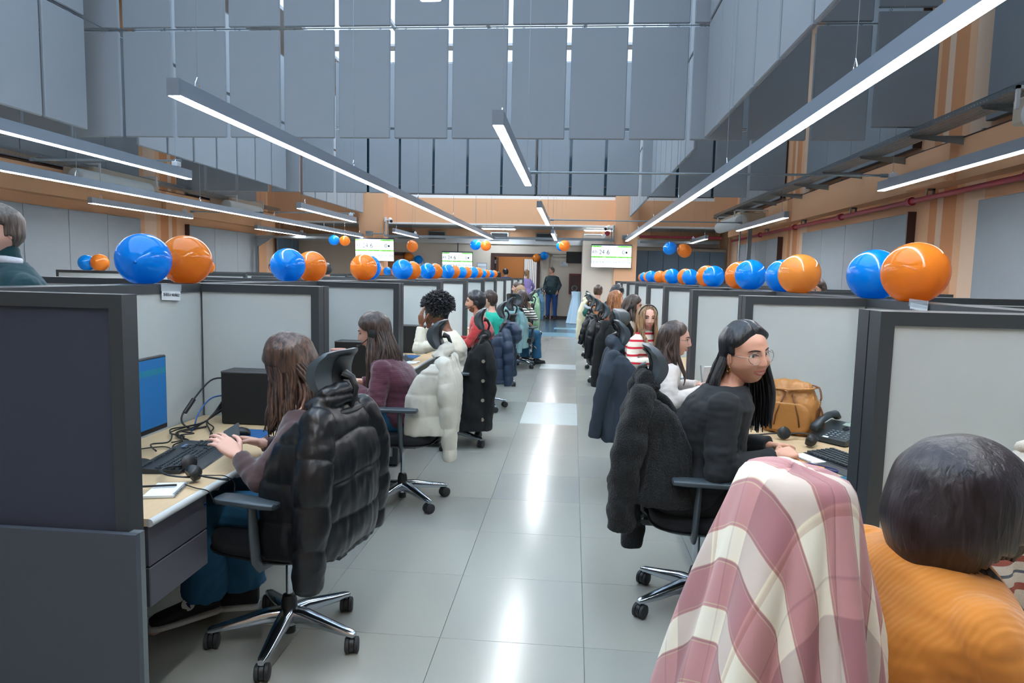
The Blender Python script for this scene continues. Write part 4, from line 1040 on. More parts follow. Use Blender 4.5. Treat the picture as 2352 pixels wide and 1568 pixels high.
        so.loft([(c0 + d * x + V((0, 0, z0 + .010)), wv + .004, .0115, tuple(sd_), (0, 0, 1), 4.0) for x, wv, h in ((-.062, .026, 0), (-.04, .037, 0), (.03, .040, 0), (.12, .045, 0), (.18, .043, 0), (.215, .030, 0), (.226, .014, 0))], 18)
        sm_ = shoes or {}
        so_ = mobj('shoe', up, sm_.get('mat', m_black), t, smooth=True); mobj('sole', so, sm_.get('sole', m_black), so_, smooth=False, sharp=40)
    # ---- hair
    hm = hair['mat']; th = hair.get('t', .016); st = hair.get('style', 'long'); line = hair.get('line', .070)
    def cap(thh, phh):
        p = head_point(thh, phh); a = hair_amt(p, line, hair.get('side', 0.0)); 
        n_ = V((p.x / .0765 ** 2, p.y / .098 ** 2, p.z / .118 ** 2)).normalized()
        tt = th * (1 + .22 * nz((p.x, p.y, p.z * .3), 40, sd) * hair.get('rough', 1.0)) * (1 + .35 * sm(.0, .118, p.z)) if a > 0 else 0
        tt *= 1 - .5 * sm(.03, .09, p.y)
        if hair.get('part') is not None and p.z > .05: tt *= 1 - .45 * g(p.x - hair['part'], 0, .006) * sm(-.09, -.02, p.y)
        return hc + R @ ((p + n_ * (a * tt - .006 * (1 - a))) * hs)
    cm = head_mb(res[0], res[1], cap)
    lock = MB()
    if st == 'long':
        N = hair.get('n', 110); ln = hair['len']; rad = hair.get('rad', .009); lo_, hi_ = hair.get('az', (-3.14 - .35, .35))
        for k in range(N):
            u = (k + .5) / N; az = lo_ + (hi_ - lo_) * u; rnd = random.Random(k * 13 + int(sd * 10)); lay = rnd.random()
            front = sm(-.15, .3, math.sin(az))
            l_ = ln * (1 - .35 * lay * rnd.random()) * (1 - hair.get('fs', .1) * front)
            pts, rr = strand_pts(P, az, 0, l_, rad * rnd.uniform(.8, 1.3), k + int(sd * 100), hair.get('wave', (.006, 2.0)), forward=hair.get('fwd', 0) , hug=hair.get('hug', True))
            off = V((rnd.uniform(-1, 1), rnd.uniform(-1, 1), 0)) * rad * .5; pts = [p + off * min(1, i / 5) for i, p in enumerate(pts)]
            lock.tube(pts, rr, 6, flat=.75)
    elif st == 'afro':
        rnd = random.Random(5); c = hc + R @ V((0, -.025, .035)); 
        cm.ell(c, (.118, .125, .118), n=32, m=24)
        for k in range(1500):
            v = V((rnd.gauss(0, 1), rnd.gauss(0, 1), rnd.gauss(0, 1))).normalized(); lv = R.inverted() @ v
            if lv.y > .45 and lv.z < .35: continue
            if lv.z < -.62: continue
            r0 = .112 + rnd.uniform(-.01, .004); a = v.orthogonal().normalized(); c2 = v.cross(a); pp = []
            rr_ = .006; ph = rnd.uniform(0, 6); hl = rnd.uniform(.02, .042)
            for i in range(7): tt = i / 6; pp.append(c + V((v.x * 1.06, v.y * 1.1, v.z)) * (r0 + tt * hl) + a * math.cos(ph + tt * 9) * rr_ + c2 * math.sin(ph + tt * 9) * rr_)
            lock.tube(pp, [.0045] * 6 + [.002], 4)
    elif st == 'bun' or st == 'pony':
        c = hc + R @ (V(hair.get('bunpos', (0, -.10, .07))) * hs); lock.ell(c, hair.get('bunr', .045), n=18, m=12)
        rnd = random.Random(3)
        for k in range(26):
            a = rnd.uniform(0, 6.28); bb = rnd.uniform(0, 3.14); r_ = hair.get('bunr', .045); lock.tube([c + V((math.cos(a + i * .35) * math.sin(bb + i * .1), math.sin(a + i * .35) * math.sin(bb + i * .1), math.cos(bb + i * .1))) * r_ * 1.02 for i in range(8)], [.003] + [.007] * 6 + [.003], 5)
        if st == 'pony':
            for k in range(40):
                rnd = random.Random(k); x0 = rnd.uniform(-.02, .02); pp = [c + V((x0 + .01 * math.sin(i * .8 + k), -.02 * math.sin(i * .25) + rnd.uniform(-.006, .006), -i * hair['len'] / 11)) for i in range(12)]; lock.tube(pp, [.006] * 3 + [.009] * 6 + [.007, .004, .002], 5)
    elif st == 'short':
        rnd = random.Random(int(sd * 7)); 
        for k in range(hair.get('n', 170)):
            thh = rnd.uniform(0, 6.28); phh = rnd.uniform(.0, 1.25); p = head_point(thh, phh)
            if hair_amt(p, line) < .6: continue
            n_ = V((p.x, p.y, p.z)).normalized(); dr = V((hair.get('comb', (.2, .6, 0)))) + V((rnd.uniform(-.5, .5), rnd.uniform(-.4, .4), 0)); dr = (dr - n_ * dr.dot(n_)); hl = hair.get('hl', .03) * rnd.uniform(.7, 1.3)
            
            pp = []
            for i in range(5):
                q_ = p + dr * (i * hl / 4); rr_ = math.sqrt((q_.x / .0765) ** 2 + (q_.y / .098) ** 2 + (q_.z / .118) ** 2)
                q_ = q_ / max(.7, rr_) * (1 + th * 9.5); pp.append(hc + R @ (q_ * hs))
            lock.tube(pp, [.002, .0042, .0045, .0038, .001], 5)
    hmsh = cm.mesh('hair', True)
    if lock.v: hmsh = join_meshes('hair', [hmsh, lock.mesh('l', True)])
    mobj('hair', hmsh, hm, t)
    # ---- worn extras
    def HP(x, y, z): return hc + R @ (V((x, y, z)) * hs)
    for ex in extras:
        if ex[0] == 'headset':
            s = ex[1]; hb = MB().tube([HP(.094 * math.cos(a) , -.012, .018 + .118 * math.sin(a)) for a in [PI * i / 14 for i in range(15)]], .0058, 8, flat=.6, upv=(0, 1, 0))
            hs_o = mobj('headset_band', hb, m_chp, t, smooth=True)
            for q in (1, -1):
                mobj('ear_cushion', MB().tube([HP(q * .078, -.008, -.005), HP(q * .086, -.008, -.005), HP(q * .100, -.008, -.005), HP(q * .104, -.008, -.005)], [.026, .031, .029, .018], 18), m_chp, hs_o, sharp=50)
            mobj('microphone_boom', MB().tube([HP(s * .098, 0, -.012), HP(s * .094, .04, -.04), HP(s * .075, .085, -.062), HP(s * .05, .112, -.068), HP(s * .035, .118, -.068)], [.0035, .0028, .0028, .0035, .0065], 8), m_chp, hs_o, smooth=True)
        if ex[0] == 'glasses':
            gm = mat('metal_rim', (176, 170, 160), .2, metal=1.0); go = None; fr = MB()
            for q in (1, -1):
                cx, cz = q * .035, -.001; yy = on(q * .034, .0, .0); loc_ = R.inverted() @ (yy - hc); y0 = loc_.y / hs + .019
                fr.tube([HP(cx + .027 * math.cos(a), y0 - .012 * abs(math.cos(a)) * (1 if math.cos(a) * q > 0 else 0), cz + .0235 * math.sin(a)) for a in [2 * PI * i / 20 for i in range(21)]], .0013, 6, caps=False)
                fr.tube([HP(cx + q * .027, y0 - .012, .004), HP(q * .079, .03, .008), HP(q * .082, -.012, .004)], .0014, 6)
            fr.tube([HP(-.009, y0, 0), HP(0, y0 + .003, .003), HP(.009, y0, 0)], .0013, 6)
            go = mobj('glasses', fr, gm, t, smooth=True)
            ln_ = MB()
            for q in (1, -1): ln_.cyl(HP(q * .035, y0 - .004, -.001), HP(q * .035, y0 - .0032, -.001), .026 * hs, 20)
            mobj('lens', ln_, mat('spectacle_lens', (240, 245, 248), .02, alpha=.05), go)
        if ex[0] == 'earring':
            for q in (1, -1): mobj('earring', MB().tube([HP(q * .083 + .000, -.004 + .011 * math.cos(a), -.052 + .013 * math.sin(a)) for a in [i * PI / 5 for i in range(11)]], .0022, 6), mat('gold', (214, 170, 90), .2, metal=1.0), t, smooth=True)
        if ex[0] == 'beard':
            bmx = head_mb(60, 50, lambda a, c: (lambda p: hc + R @ ((p + V((p.x, p.y, p.z * .2)).normalized() * (.0022 * sm(-.035, -.05, p.z + .25 * max(0, .05 - p.y)) * sm(-.02, .02, p.y) * (1 - .95 * g(abs(p.x), 0, .024) * g(p.z, -.062, .012)) - .002)) * hs))(head_point(a, c, look.get('full', 1.0), look.get('male', 0)))); mobj('beard', bmx, mat('stubble', ex[1], .8), t, smooth=True)
        if ex[0] == 'hairband': mobj('sunglasses_on_head', MB().tube([HP(.088 * math.cos(a), .03 + .02 * math.sin(a), .03 + .098 * math.sin(a)) for a in [PI * i / 12 for i in range(13)]], .006, 6), ex[1], t, smooth=True)
    return t
# ============================================================ JACKETS (chair-local frame, draped over the backrest)
def jacket(chair_loc, rz, label, m, kind='puffer', L=.62, w=.25, th=.055, top=1.02, puff=(.13, .012), sleeves=((-.27, -.27, .40), (.27, -.27, .42)), sr=.062, name='hanging_jacket', lean=0.0, vox=.0085, seed=1.0, hood=None, group='coats and jackets hung on the chairs', fold=.0045, over_head=False, flare=0.0, buttons=None, zipc=None, xo=0.0, front=True, collar=True, ybk=-.295):
    t = thing(name, label, 'jacket' if 'coat' not in name else 'coat', (chair_loc[0], chair_loc[1], 0), rz, group)
    J = MB(); X_, Y_ = (1, 0, 0), (0, 1, 0); zb = top - L
    yb = ybk
    secs = []
    for i in range(9):
        u = i / 8; z = top - .02 - u * (L - .02); ww = w * (.62 + .5 * sm(0, .22, u) - .08 * sm(.3, .8, u)) + flare * u; tt = th * (.8 + .35 * sm(.1, .5, u)) * (1 if u < .95 else .8)
        secs.append(((xo + lean * u, yb - .02 * math.sin(u * PI) - .01 * u + (.05 * (1 - sm(0, .18, u))), z), ww, tt, X_, Y_, 2.8))
    J.loft(secs, 36)
    if front:     # fronts wrapping round the sides of the backrest
        for s in (-1, 1):
            J.loft([((xo + s * (w * .95 + flare * u) + lean * u, yb + .045 + .085 * sm(0, .5, u), top - .09 - u * (L - .09)), .040 * (.3 + .7 * sm(-.01, .12, u)), (.100 + .02 * u) * (.35 + .65 * sm(-.01, .14, u)), X_, Y_, 2.4) for u in (0, .04, .09, .16, .3, .45, .6, .8, 1)], 20)
    slv = []
    for k, (sx, sy, sz) in enumerate(sleeves):
        s = -1 if sx < 0 else 1; a = V((xo + s * w * .80, yb + .01, top - .10)); e = V((sx, sy, sz)); mid = a.lerp(e, .48) + V((s * .03, -.02, 0))
        pts = [a, a.lerp(mid, .5) + V((s * .02, -.008, .01)), mid, mid.lerp(e, .5), e]
        slv.append((pts, [sr * .92, sr * 1.04, sr, sr * .94, sr * .80]))
    if collar: J.tube([(xo - .12, yb + .07, top - .06), (xo - .09, yb + .02, top - .015), (xo, yb - .01, top), (xo + .09, yb + .02, top - .015), (xo + .12, yb + .07, top - .06)], [.022, .03, .032, .03, .022], 12, flat=1.4)
    if hood: J.loft([((xo + hood[0], yb - .05, top + .01), .10, .05, X_, Y_, 2.2), ((xo + hood[0], yb - .095, top - .07), .13, .07, X_, Y_, 2.2), ((xo + hood[0], yb - .105, top - .17), .12, .065, X_, Y_, 2.2), ((xo + hood[0], yb - .085, top - .24), .07, .035, X_, Y_, 2.2)], 20)
    def disp(p):
        v = fold * 1.3 * nz(p, 8, seed) + fold * .8 * nz((p[0] * 1.6, p[1] * 1.6, p[2] * .7), 20, seed) 
        if puff:
            q = (p[2] - top + .06 * abs(p[0]) + .012 * nz(p, 7, seed)) / puff[0]; v += puff[1] * (abs(math.sin(PI * q)) ** .38 - .85) + .0030 * nz((p[0] * 1.5, p[1] * 1.5, p[2] * .5), 22, seed)
        else: v += fold * .9 * math.sin(24 * p[0] + 6 * nz(p, 3, seed))
        return v
    me = solid(J, vox, 4, disp=disp); o = mobj('shell', me, m, t)
    for k, (pts, rr) in enumerate(slv):
        pp = [pts[0]]
        for i in range(1, 25):
            u = i / 24 * 4; j = min(3, int(u)); f = u - j; pp.append(pts[j].lerp(pts[j + 1], f))
        for _ in range(3): pp = [pp[0]] + [(pp[i - 1] + pp[i] * 2 + pp[i + 1]) * .25 for i in range(1, 24)] + [pp[-1]]
        r2 = [rr[min(3, int(i / 24 * 4))] * (1 - (i / 24 * 4) % 1) + rr[min(4, int(i / 24 * 4) + 1)] * ((i / 24 * 4) % 1) if i < 24 else rr[4] for i in range(25)]
        ln = (pts[-1] - pts[0]).length; T_ = MB().tube(pp, r2, 22); T_.ell(pts[0], sr * .95, n=18)
        def dsp(p, a0=pts[0], k=k):
            d = (V(p) - a0).length; v = fold * 1.6 * nz(p, 12, seed + k) + fold * .9 * nz((p[0] * .8, p[1] * .8, p[2] * 1.1 + .5 * p[1]), 17, seed + k)
            if puff: v += puff[1] * .9 * (abs(math.sin(PI * d / puff[0])) ** .4 - .85) + .002 * nz((p[0] * 2, p[1] * 2, p[2]), 30, seed)
            return v
        mobj('sleeve', solid(T_, vox, 2, disp=dsp), m, t)
    if zipc: mobj('zip_pull', MB().cbox((-.012 + w * .9, yb + .12, zb + .02), (.012 + w * .9, yb + .125, zb + .06), .003), zipc, t)
    if buttons:
        for i in range(buttons[0]): mobj('button', MB().cyl((buttons[1], buttons[2], top - .22 - i * buttons[3]), (buttons[1] - .014 * (1 if buttons[1] < 0 else -1), buttons[2], top - .22 - i * buttons[3]), .016, 12), mat('shiny_button', (170, 168, 160), .25, metal=.8), t)
    return t
def puffm(name, rgb, r=.42): return mat(name, rgb, r, bump=.10, bscale=45)
m_pblack = puffm('black_nylon', (17, 19, 23), .36); m_pnavy = puffm('navy_nylon', (36, 54, 76), .5); m_pcream = puffm('cream_nylon', (214, 212, 198), .6)
m_wool = mat('black_wool', (20, 23, 24), .95, bump=.2, bscale=350); m_fur = mat('dark_fur', (9, 14, 15), .9, bump=.9, bscale=150, sheen=.12)
m_denim = mat('blue_denim', (36, 92, 128), .88, bump=.2, bscale=700, var=.12, vscale=14); m_denimd = mat('dark_denim', (26, 42, 66), .88, bump=.2, bscale=700)
m_blackc = mat('black_cotton', (20, 21, 24), .92, bump=.15, bscale=300)
# ------------------------------------------------------------ chairs
LF, RF = PI / 2, -PI / 2
LCH = [(-1.13, 2.62, LF - .22), (-1.095, 4.37, LF + .02), (-1.04, 5.99, LF + .10), (-1.02, 7.64, LF + .05), (-1.06, 9.3, LF - .1), (-.88, 11.25, LF - 1.9), (-1.0, 12.75, LF + .1), (-1.06, 14.3, LF), (-1.05, 16.0, LF + .2), (-1.05, 17.7, LF)]
LLAB = ['polished-base office chair with headrest in the first left cubicle', 'office chair under the woman in the maroon sweater', 'office chair under the person in the white sweater', 'office chair under the man in the red sweater',
        'office chair under the person in green', 'office chair turned to the aisle under the striped sweater', 'office chair under the fair-fringed woman', 'office chair of the woman with the hair bun', 'far left office chair ninth along the aisle', 'far left office chair last along the aisle']
for (x, y, r), lab, br in zip(LCH, LLAB, (.70, .211, .52, .1, .7, .3, .2, .1, .6, .4)): office_chair(x, y, r, lab, base_rot=br, headrot=0, dz=.045)
RCH = [(.68, 1.36, RF + .12), (.61, 3.13, RF - .05), (.58, 4.84, RF), (.66, 6.5, RF - .5), (.62, 8.15, RF), (.58, 9.8, RF + .1), (.56, 11.4, RF), (.52, 13.0, RF - .2), (.56, 14.7, RF)]
RLAB = ['office chair under the woman in mustard, hidden by the plaid coat', 'office chair under the woman in the black blazer', 'office chair under the woman with glasses in cream', 'office chair under the woman in the red-striped sweater', 'office chair of the brown-haired woman with headset',
        'office chair of the ginger-haired woman', 'office chair of the young man in black', 'office chair with the cream jacket', 'farthest office chair on the right side']
for (x, y, r), lab, br in zip(RCH, RLAB, (.3, .80, 1.02, .1, .4, .2, .6, .1, .3)): office_chair(x, y, r, lab, base_rot=br, dz=.045 if y > 2 else -.02)
# ------------------------------------------------------------ jackets on the chairs
def JC(i, side='l', **k):
    c = (LCH if side == 'l' else RCH)[i]; return jacket((c[0], c[1]), c[2], **k)
JC(0, label='big black quilted puffer jacket over the first left chair', m=m_pblack, L=.62, w=.195, th=.05, top=1.065, xo=-.035, ybk=-.275, sleeves=((-.275, -.275, .37), (.215, -.26, .45)), sr=.068, puff=(.15, .013), vox=.007, seed=2.0, zipc=m_black)
JC(1, label='off-white padded coat hanging from the second left chair', m=m_pcream, name='hanging_coat', L=.55, w=.20, th=.045, top=1.045, sleeves=((-.15, -.34, .34), (.20, -.30, .44)), sr=.058, puff=(.135, .008), vox=.008, seed=5.0, zipc=m_hook)
JC(2, label='long black button coat hanging from the third left chair', m=m_wool, name='hanging_coat', L=.84, w=.20, th=.04, top=1.00, sleeves=((-.20, -.34, .46), (.22, -.30, .44)), sr=.05, puff=None, vox=.010, seed=8.0, fold=.008, buttons=(4, -.235, -.27, .17), flare=.04)
JC(3, label='navy blue hooded puffer jacket on the red-sweatered man\'s chair', m=m_pnavy, L=.66, w=.22, th=.05, top=.98, sleeves=((-.22, -.33, .30), (.27, -.36, .34)), sr=.06, puff=(.12, .013), vox=.010, seed=9.0, hood=(0,))
m_teal = mat('pale_teal_cotton', (132, 170, 172), .9, bump=.15, bscale=300)
JC(5, label='pale teal hoodie hanging from the sixth left chair', m=m_teal, L=.66, w=.20, th=.035, top=1.0, sleeves=((-.19, -.36, .26), (.18, -.36, .28)), sr=.05, puff=None, vox=.012, seed=3.0, hood=(0,), fold=.008)
JC(7, label='light green puffer jacket on a far left chair', m=puffm('sage_nylon', (132, 170, 138), .5), L=.72, w=.26, th=.06, top=1.12, sleeves=((-.25, -.33, .38), (.30, -.3, .4)), sr=.07, puff=(.11, .012), vox=.013, seed=4.0)
JC(8, label='blue quilted jacket on the ninth left chair behind the green one', m=puffm('blue_quilt', (58, 98, 124), .5), L=.60, w=.2, th=.05, top=1.14, sleeves=((-.2, -.3, .5), (.25, -.3, .5)), sr=.06, puff=(.06, .006), vox=.013, seed=6.0)
JC(1, 'r', label='black faux fur jacket hung on the blazer woman\'s chair', m=m_fur, L=.54, w=.19, th=.05, top=1.09, sleeves=((.20, -.37, .42), (-.12, -.30, .22)), sr=.07, puff=None, vox=.0075, seed=7.0, fold=.010, lean=.04)
JC(2, 'r', label='navy shearling jacket on the chair of the woman with glasses', m=mat('navy_suede', (42, 54, 66), .8, bump=.15, bscale=200), L=.68, w=.19, th=.045, top=1.08, sleeves=((.18, -.40, .42), (-.22, -.32, .4)), sr=.055, puff=None, vox=.009, seed=11.0, fold=.006, flare=.05)
JC(3, 'r', label='long black overcoat on the striped-sweater woman\'s chair', m=m_wool, name='hanging_coat', L=.90, w=.20, th=.05, top=1.17, sleeves=((.22, -.36, .48), (-.24, -.30, .5)), sr=.055, puff=None, vox=.011, seed=12.0, fold=.008, flare=.06)
JC(5, 'r', label='black puffer jacket with folded sleeves on the sixth right chair', m=m_pblack, L=.70, w=.2, th=.045, top=.98, sleeves=((.22, -.38, .38), (-.22, -.3, .4)), sr=.055, puff=(.11, .011), vox=.012, seed=13.0)
JC(6, 'r', label='black puffer jacket on the seventh right chair beneath grey cloth', m=m_pblack, L=.62, w=.2, th=.045, top=.94, sleeves=((.24, -.42, .42), (-.22, -.3, .44)), sr=.055, puff=(.10, .011), vox=.012, seed=14.0)
JC(7, 'r', label='cream knit jacket on the eighth right chair', m=mat('cream_knit', (222, 216, 184), .95, bump=.3, bscale=200), L=.74, w=.25, th=.05, top=1.10, sleeves=((.30, -.34, .36), (-.28, -.3, .4)), sr=.06, puff=None, vox=.013, seed=15.0)
# scarf-like green and grey cloth on the seventh right chair
t = thing('knit_scarf', 'green and grey knitted scarf over the black puffer on the seventh right chair', 'scarf', (.27, 11.42, .98))
s_ = MB(); [s_.tube([(.05 * math.sin(i * .9 + k), -.12 + i * .04, .02 * math.cos(i * 1.3 + k) + k * .02) for i in range(7)], [.02, .035, .04, .04, .04, .035, .02], 8, flat=.6) for k in range(3)]
mobj('grey_part', solid(s_, .012, 3), mat('grey_knit', (176, 184, 186), .95), t); s2 = MB().tube([(-.04, -.16, 0), (-.07, -.2, -.05), (-.06, -.22, -.1)], [.035, .04, .02], 8); mobj('green_part', s2, mat('green_knit', (30, 92, 78), .95), t, smooth=True)

# ------------------------------------------------------------ plaid coat over the nearest right chair
m_plaid = mat('pink_plaid_wool', (200, 150, 150), .95, bump=.12, bscale=900, sheen=.2)
def plaid(m):
    nt = m.node_tree; b = nt.nodes['Principled BSDF']; at = nt.nodes.new('ShaderNodeUVMap'); sp = nt.nodes.new('ShaderNodeSeparateXYZ'); nt.links.new(at.outputs[0], sp.inputs[0])
    def band(axis, per, cols):
        a = nt.nodes.new('ShaderNodeMath'); a.operation = 'DIVIDE'; a.inputs[1].default_value = per; nt.links.new(sp.outputs[axis], a.inputs[0])
        f = nt.nodes.new('ShaderNodeMath'); f.operation = 'FRACT'; nt.links.new(a.outputs[0], f.inputs[0])
        r = nt.nodes.new('ShaderNodeValToRGB'); r.color_ramp.interpolation = 'LINEAR'; nt.links.new(f.outputs[0], r.inputs[0]); el = r.color_ramp.elements
        el[0].position = cols[0][0]; el[0].color = lin(cols[0][1]); el[1].position = cols[1][0]; el[1].color = lin(cols[1][1])
        for p, c in cols[2:]: e = el.new(p); e.color = lin(c)
        return r
    CR, PK, PD, TN = (232, 226, 206), (190, 138, 138), (172, 122, 126), (206, 186, 152)
    r1 = band('Y', .155, [(0, CR), (.36, CR), (.365, TN), (.375, PK), (.40, PK), (.405, TN), (.42, PK), (.90, PK), (.905, TN), (.92, PD), (.945, PD), (.955, TN), (.965, CR)])
    r2 = band('X', .30, [(0, (255, 255, 255)), (.30, (255, 255, 255)), (.31, (222, 214, 222)), (.33, (255, 250, 250)), (.50, (255, 250, 246)), (.51, (206, 190, 196)), (.93, (214, 198, 204)), (.94, (255, 250, 240)), (.97, (226, 210, 200))])
    mx = nt.nodes.new('ShaderNodeMix'); mx.data_type = 'RGBA'; mx.blend_type = 'MULTIPLY'; mx.inputs['Factor'].default_value = .8
    nt.links.new(r1.outputs[0], mx.inputs['A']); nt.links.new(r2.outputs[0], mx.inputs['B']); nt.links.new(mx.outputs['Result'], b.inputs['Base Color'])
plaid(m_plaid)
def plaid_coat(x, y, rz):
    t = thing('plaid_coat', 'pink and cream plaid wool coat thrown over the nearest right chair', 'coat', (x, y, 0), rz, 'coats and jackets hung on the chairs')
    n, mh = 120, 80; vs = []; uv = []
    # cloth draped over the headrest: rings spreading downwards with deep vertical folds; U runs round, V runs down
    for i in range(mh + 1):
        v = i / mh; s = v * 1.02                       # distance along the cloth
        for j in range(n + 1):
            u = j / n; a = 2 * PI * u
            topx, topy = .128, .060
            drop = max(0.0, s - .10); k = sm(0, .12, s)
            rx = topx * k + .22 * drop ** .9 + .02 * k; ry = topy * k + .16 * drop ** .85 + .02 * k
            fold = (.034 * math.sin(6 * a + .6 + 1.2 * drop) + .022 * math.sin(11 * a - 1.1 + 2.6 * drop) + .008 * math.sin(15 * a + 3 * drop)) * sm(.05, .40, s)
            rx *= 1 + fold * 3.2; ry *= 1 + fold * 3.2
            cx = .04 * drop * math.sin(2.0) ; cy = -.245 - .04 * drop
            z = 1.195 - .030 - .035 * k * (1 - math.cos(a)) * .5 * sm(0, .12, s) * (.3 + .7 * abs(math.cos(a)) ** 2) - drop * (.97 + .03 * math.sin(3 * a)) + .006 * math.cos(2 * a)
            if math.sin(a) > .3 and abs(math.cos(a)) < .8: z = max(z, .54)      # rests on the seat in front
            vs.append((cx + rx * math.cos(a), cy + ry * math.sin(a) - (.015 - .035 * math.sin(a)) * drop, z + .004 * nz((math.cos(a) * 3, math.sin(a) * 3, s * 9), 1, 2)))
            uv.append((.43 + (s + .03) * math.cos(a - .2), .13 + (s + .03) * math.sin(a - .2)))
    fs = []
    for i in range(mh):
        for j in range(n):
            p = i * (n + 1) + j; fs.append((p, p + 1, p + n + 2, p + n + 1))
    me = bpy.data.meshes.new('cloth'); me.from_pydata(vs, [], fs); ul = me.uv_layers.new(name='UVMap')
    for l in me.loops: ul.data[l.index].uv = uv[l.vertex_index]
    me.materials.append(m_plaid); me.shade_smooth(); o = bpy.data.objects.new('cloth', me); link(o, t)
    md = o.modifiers.new('s', 'SOLIDIFY'); md.thickness = .006
    return t
plaid_coat(.68, 1.36, RF + .12)
# cloth coat of the mustard woman's neighbour at the right edge
m_bst = mat('beige_striped_wool', (206, 198, 184), .95, bump=.3, bscale=300)
stripes(m_bst, 'Z', [(0, (208, 200, 186)), (.10, (150, 84, 72)), (.115, (208, 200, 186)), (.135, (90, 100, 110)), (.142, (208, 200, 186)), (.16, (150, 84, 72)), (.175, (208, 200, 186))], .40)
t = thing('striped_jacket', 'beige jacket with thin red and blue stripes behind the mustard woman', 'jacket', (1.17, 1.72, .73))
J = MB(); J.loft([((0, 0, 0), .20, .14, (1, 0, 0), (0, 1, 0), 2.5), ((0, 0, .12), .19, .13, (1, 0, 0), (0, 1, 0), 2.5), ((-.01, 0, .26), .15, .10, (1, 0, 0), (0, 1, 0), 2.3), ((-.01, 0, .37), .10, .07, (1, 0, 0), (0, 1, 0), 2.2), ((0, 0, .42), .06, .04, (1, 0, 0), (0, 1, 0), 2)], 30); J.tube([(-.12, -.02, .30), (-.18, -.08, .16), (-.19, -.11, .05)], [.05, .055, .05], 14)
mobj('cloth', solid(J, .008, 4, disp=lambda p: .009 * nz(p, 9, 3) + .005 * math.sin(22 * p[0] + 5 * p[2])), m_bst, t); mobj('collar', MB().tube([(.07 * math.cos(a), .05 * math.sin(a), .41 + .01 * math.sin(2 * a)) for a in [i * PI / 8 for i in range(17)]], .018, 8), m_bst, t, smooth=True)
# ============================================================ PEOPLE IN THE PHOTOGRAPH
SK_F = ('skin_fair', (226, 178, 158)); SK_T = ('skin_tan', (220, 166, 140)); SK_D = ('skin_brown', (128, 82, 58)); SK_O = ('skin_olive', (206, 156, 130))
HB = hair_mat('hair_black', (13, 13, 16), (42, 44, 50), .34); HDB = hair_mat('hair_dark_brown', (30, 22, 20), (84, 64, 54)); HBR = hair_mat('hair_brown', (34, 24, 20), (104, 76, 60)); HBL = hair_mat('hair_brown_blonde', (70, 48, 34), (186, 146, 104)); HG = hair_mat('hair_ginger', (110, 62, 32), (196, 128, 76)); HGR = hair_mat('hair_grey_brown', (58, 48, 42), (110, 96, 84))
HPL = hair_mat('hair_plum_black', (14, 10, 14), (44, 36, 44), .40)
def knit(name, rgb, axis='Z', per=.012, depth=.5):
    depth *= .45
    if name in MATS: return MATS[name]
    m = mat(name, rgb, .92, sheen=.35); nt = m.node_tree; b = nt.nodes['Principled BSDF']; tc = nt.nodes.new('ShaderNodeTexCoord')
    wv = nt.nodes.new('ShaderNodeTexWave'); wv.wave_type = 'BANDS'; wv.bands_direction = axis; wv.inputs['Scale'].default_value = 1 / per / 3.14 ; wv.inputs['Distortion'].default_value = .8; nt.links.new(tc.outputs['Object'], wv.inputs['Vector'])
    bp = nt.nodes.new('ShaderNodeBump'); bp.inputs['Strength'].default_value = depth; bp.inputs['Distance'].default_value = .003; nt.links.new(wv.outputs['Fac'], bp.inputs['Height']); nt.links.new(bp.outputs['Normal'], b.inputs['Normal']); return m
def sleg(y=.0, w=.12, z=.52): return {1: ((w, .36 + y, z), (w + .01, .36 + y, .095), (w + .01, .5 + y, .03)), -1: ((-w, .36 + y, z), (-w - .01, .36 + y, .095), (-w - .01, .5 + y, .03))}
# 1 girl with the phone, first left cubicle
GIRL = person((-1.11, 2.66, 0), LF, 'young woman with long wavy brown hair in a brown top looking at a phone',
    dict(hip=(0, -.10, .555), chest=(.0, -.06, .81), neck=(.03, -.03, .99), b=.92, seed=1.1, hout=.03,
         arms={-1: ((-.245, .05, .73), (-.165, .165, .80), dict(d=(.12, .8, .6), n=(-.5, -.3, .8), curl=.35, thumb=.5, side=1)), 1: ((.24, .08, .72), (.10, .20, .785), dict(d=(-.3, .85, .25), n=(.5, -.3, .8), curl=.65, side=-1))},
         legs={-1: ((-.07, .36, .545), (.02, .42, .12), (-.13, .56, .045)), 1: ((.13, .33, .54), (.14, .30, .10), (.10, .46, .03))}),
    dict(skin=SK_F, yaw=.05, pitch=-.40, size=.98, hc=(.06, .045, 1.13), lip=(190, 110, 104)), dict(name='sweater', mat=knit('brown_jersey', (74, 54, 54), 'Z', .02, .15), fold=.004, inf=.010), dict(name='jeans', mat=m_denim, r=(.09, .075, .075, .095)),
    dict(mat=HBR, style='long', len=.30, n=250, rad=.0075, wave=(.012, 1.6), az=(-PI - .75, .75), t=.022, line=.062), near=1, shoes=dict(mat=mat('black_canvas', (16, 17, 20), .8), sole=mat('white_rubber', (208, 210, 206), .6)))
pt_ = MB().cyl((-.055, .45, .125), (-.062, .447, .127), .026, 20); po_ = mobj('ankle_patch', pt_, mat('white_rubber', (208, 210, 206), .6), GIRL)
sp5 = []
for i in range(10):
    a = PI / 2 + i * PI / 5; r_ = .019 if i % 2 == 0 else .008; sp5.append((.447 + r_ * math.cos(a), .127 + r_ * math.sin(a)))
mobj('star_print', MB().prism(sp5, -.0645, -.062, 0), mat('navy_cord', (24, 34, 110), .6), po_)
for i in range(5): mobj('shoelace', MB().tube([(-.045 - .012 * i, .47 + .018 * i, .105 - .010 * i), (-.07 - .012 * i, .48 + .018 * i, .098 - .010 * i)], .003, 6), mat('white_rubber', (208, 210, 206), .6), GIRL)
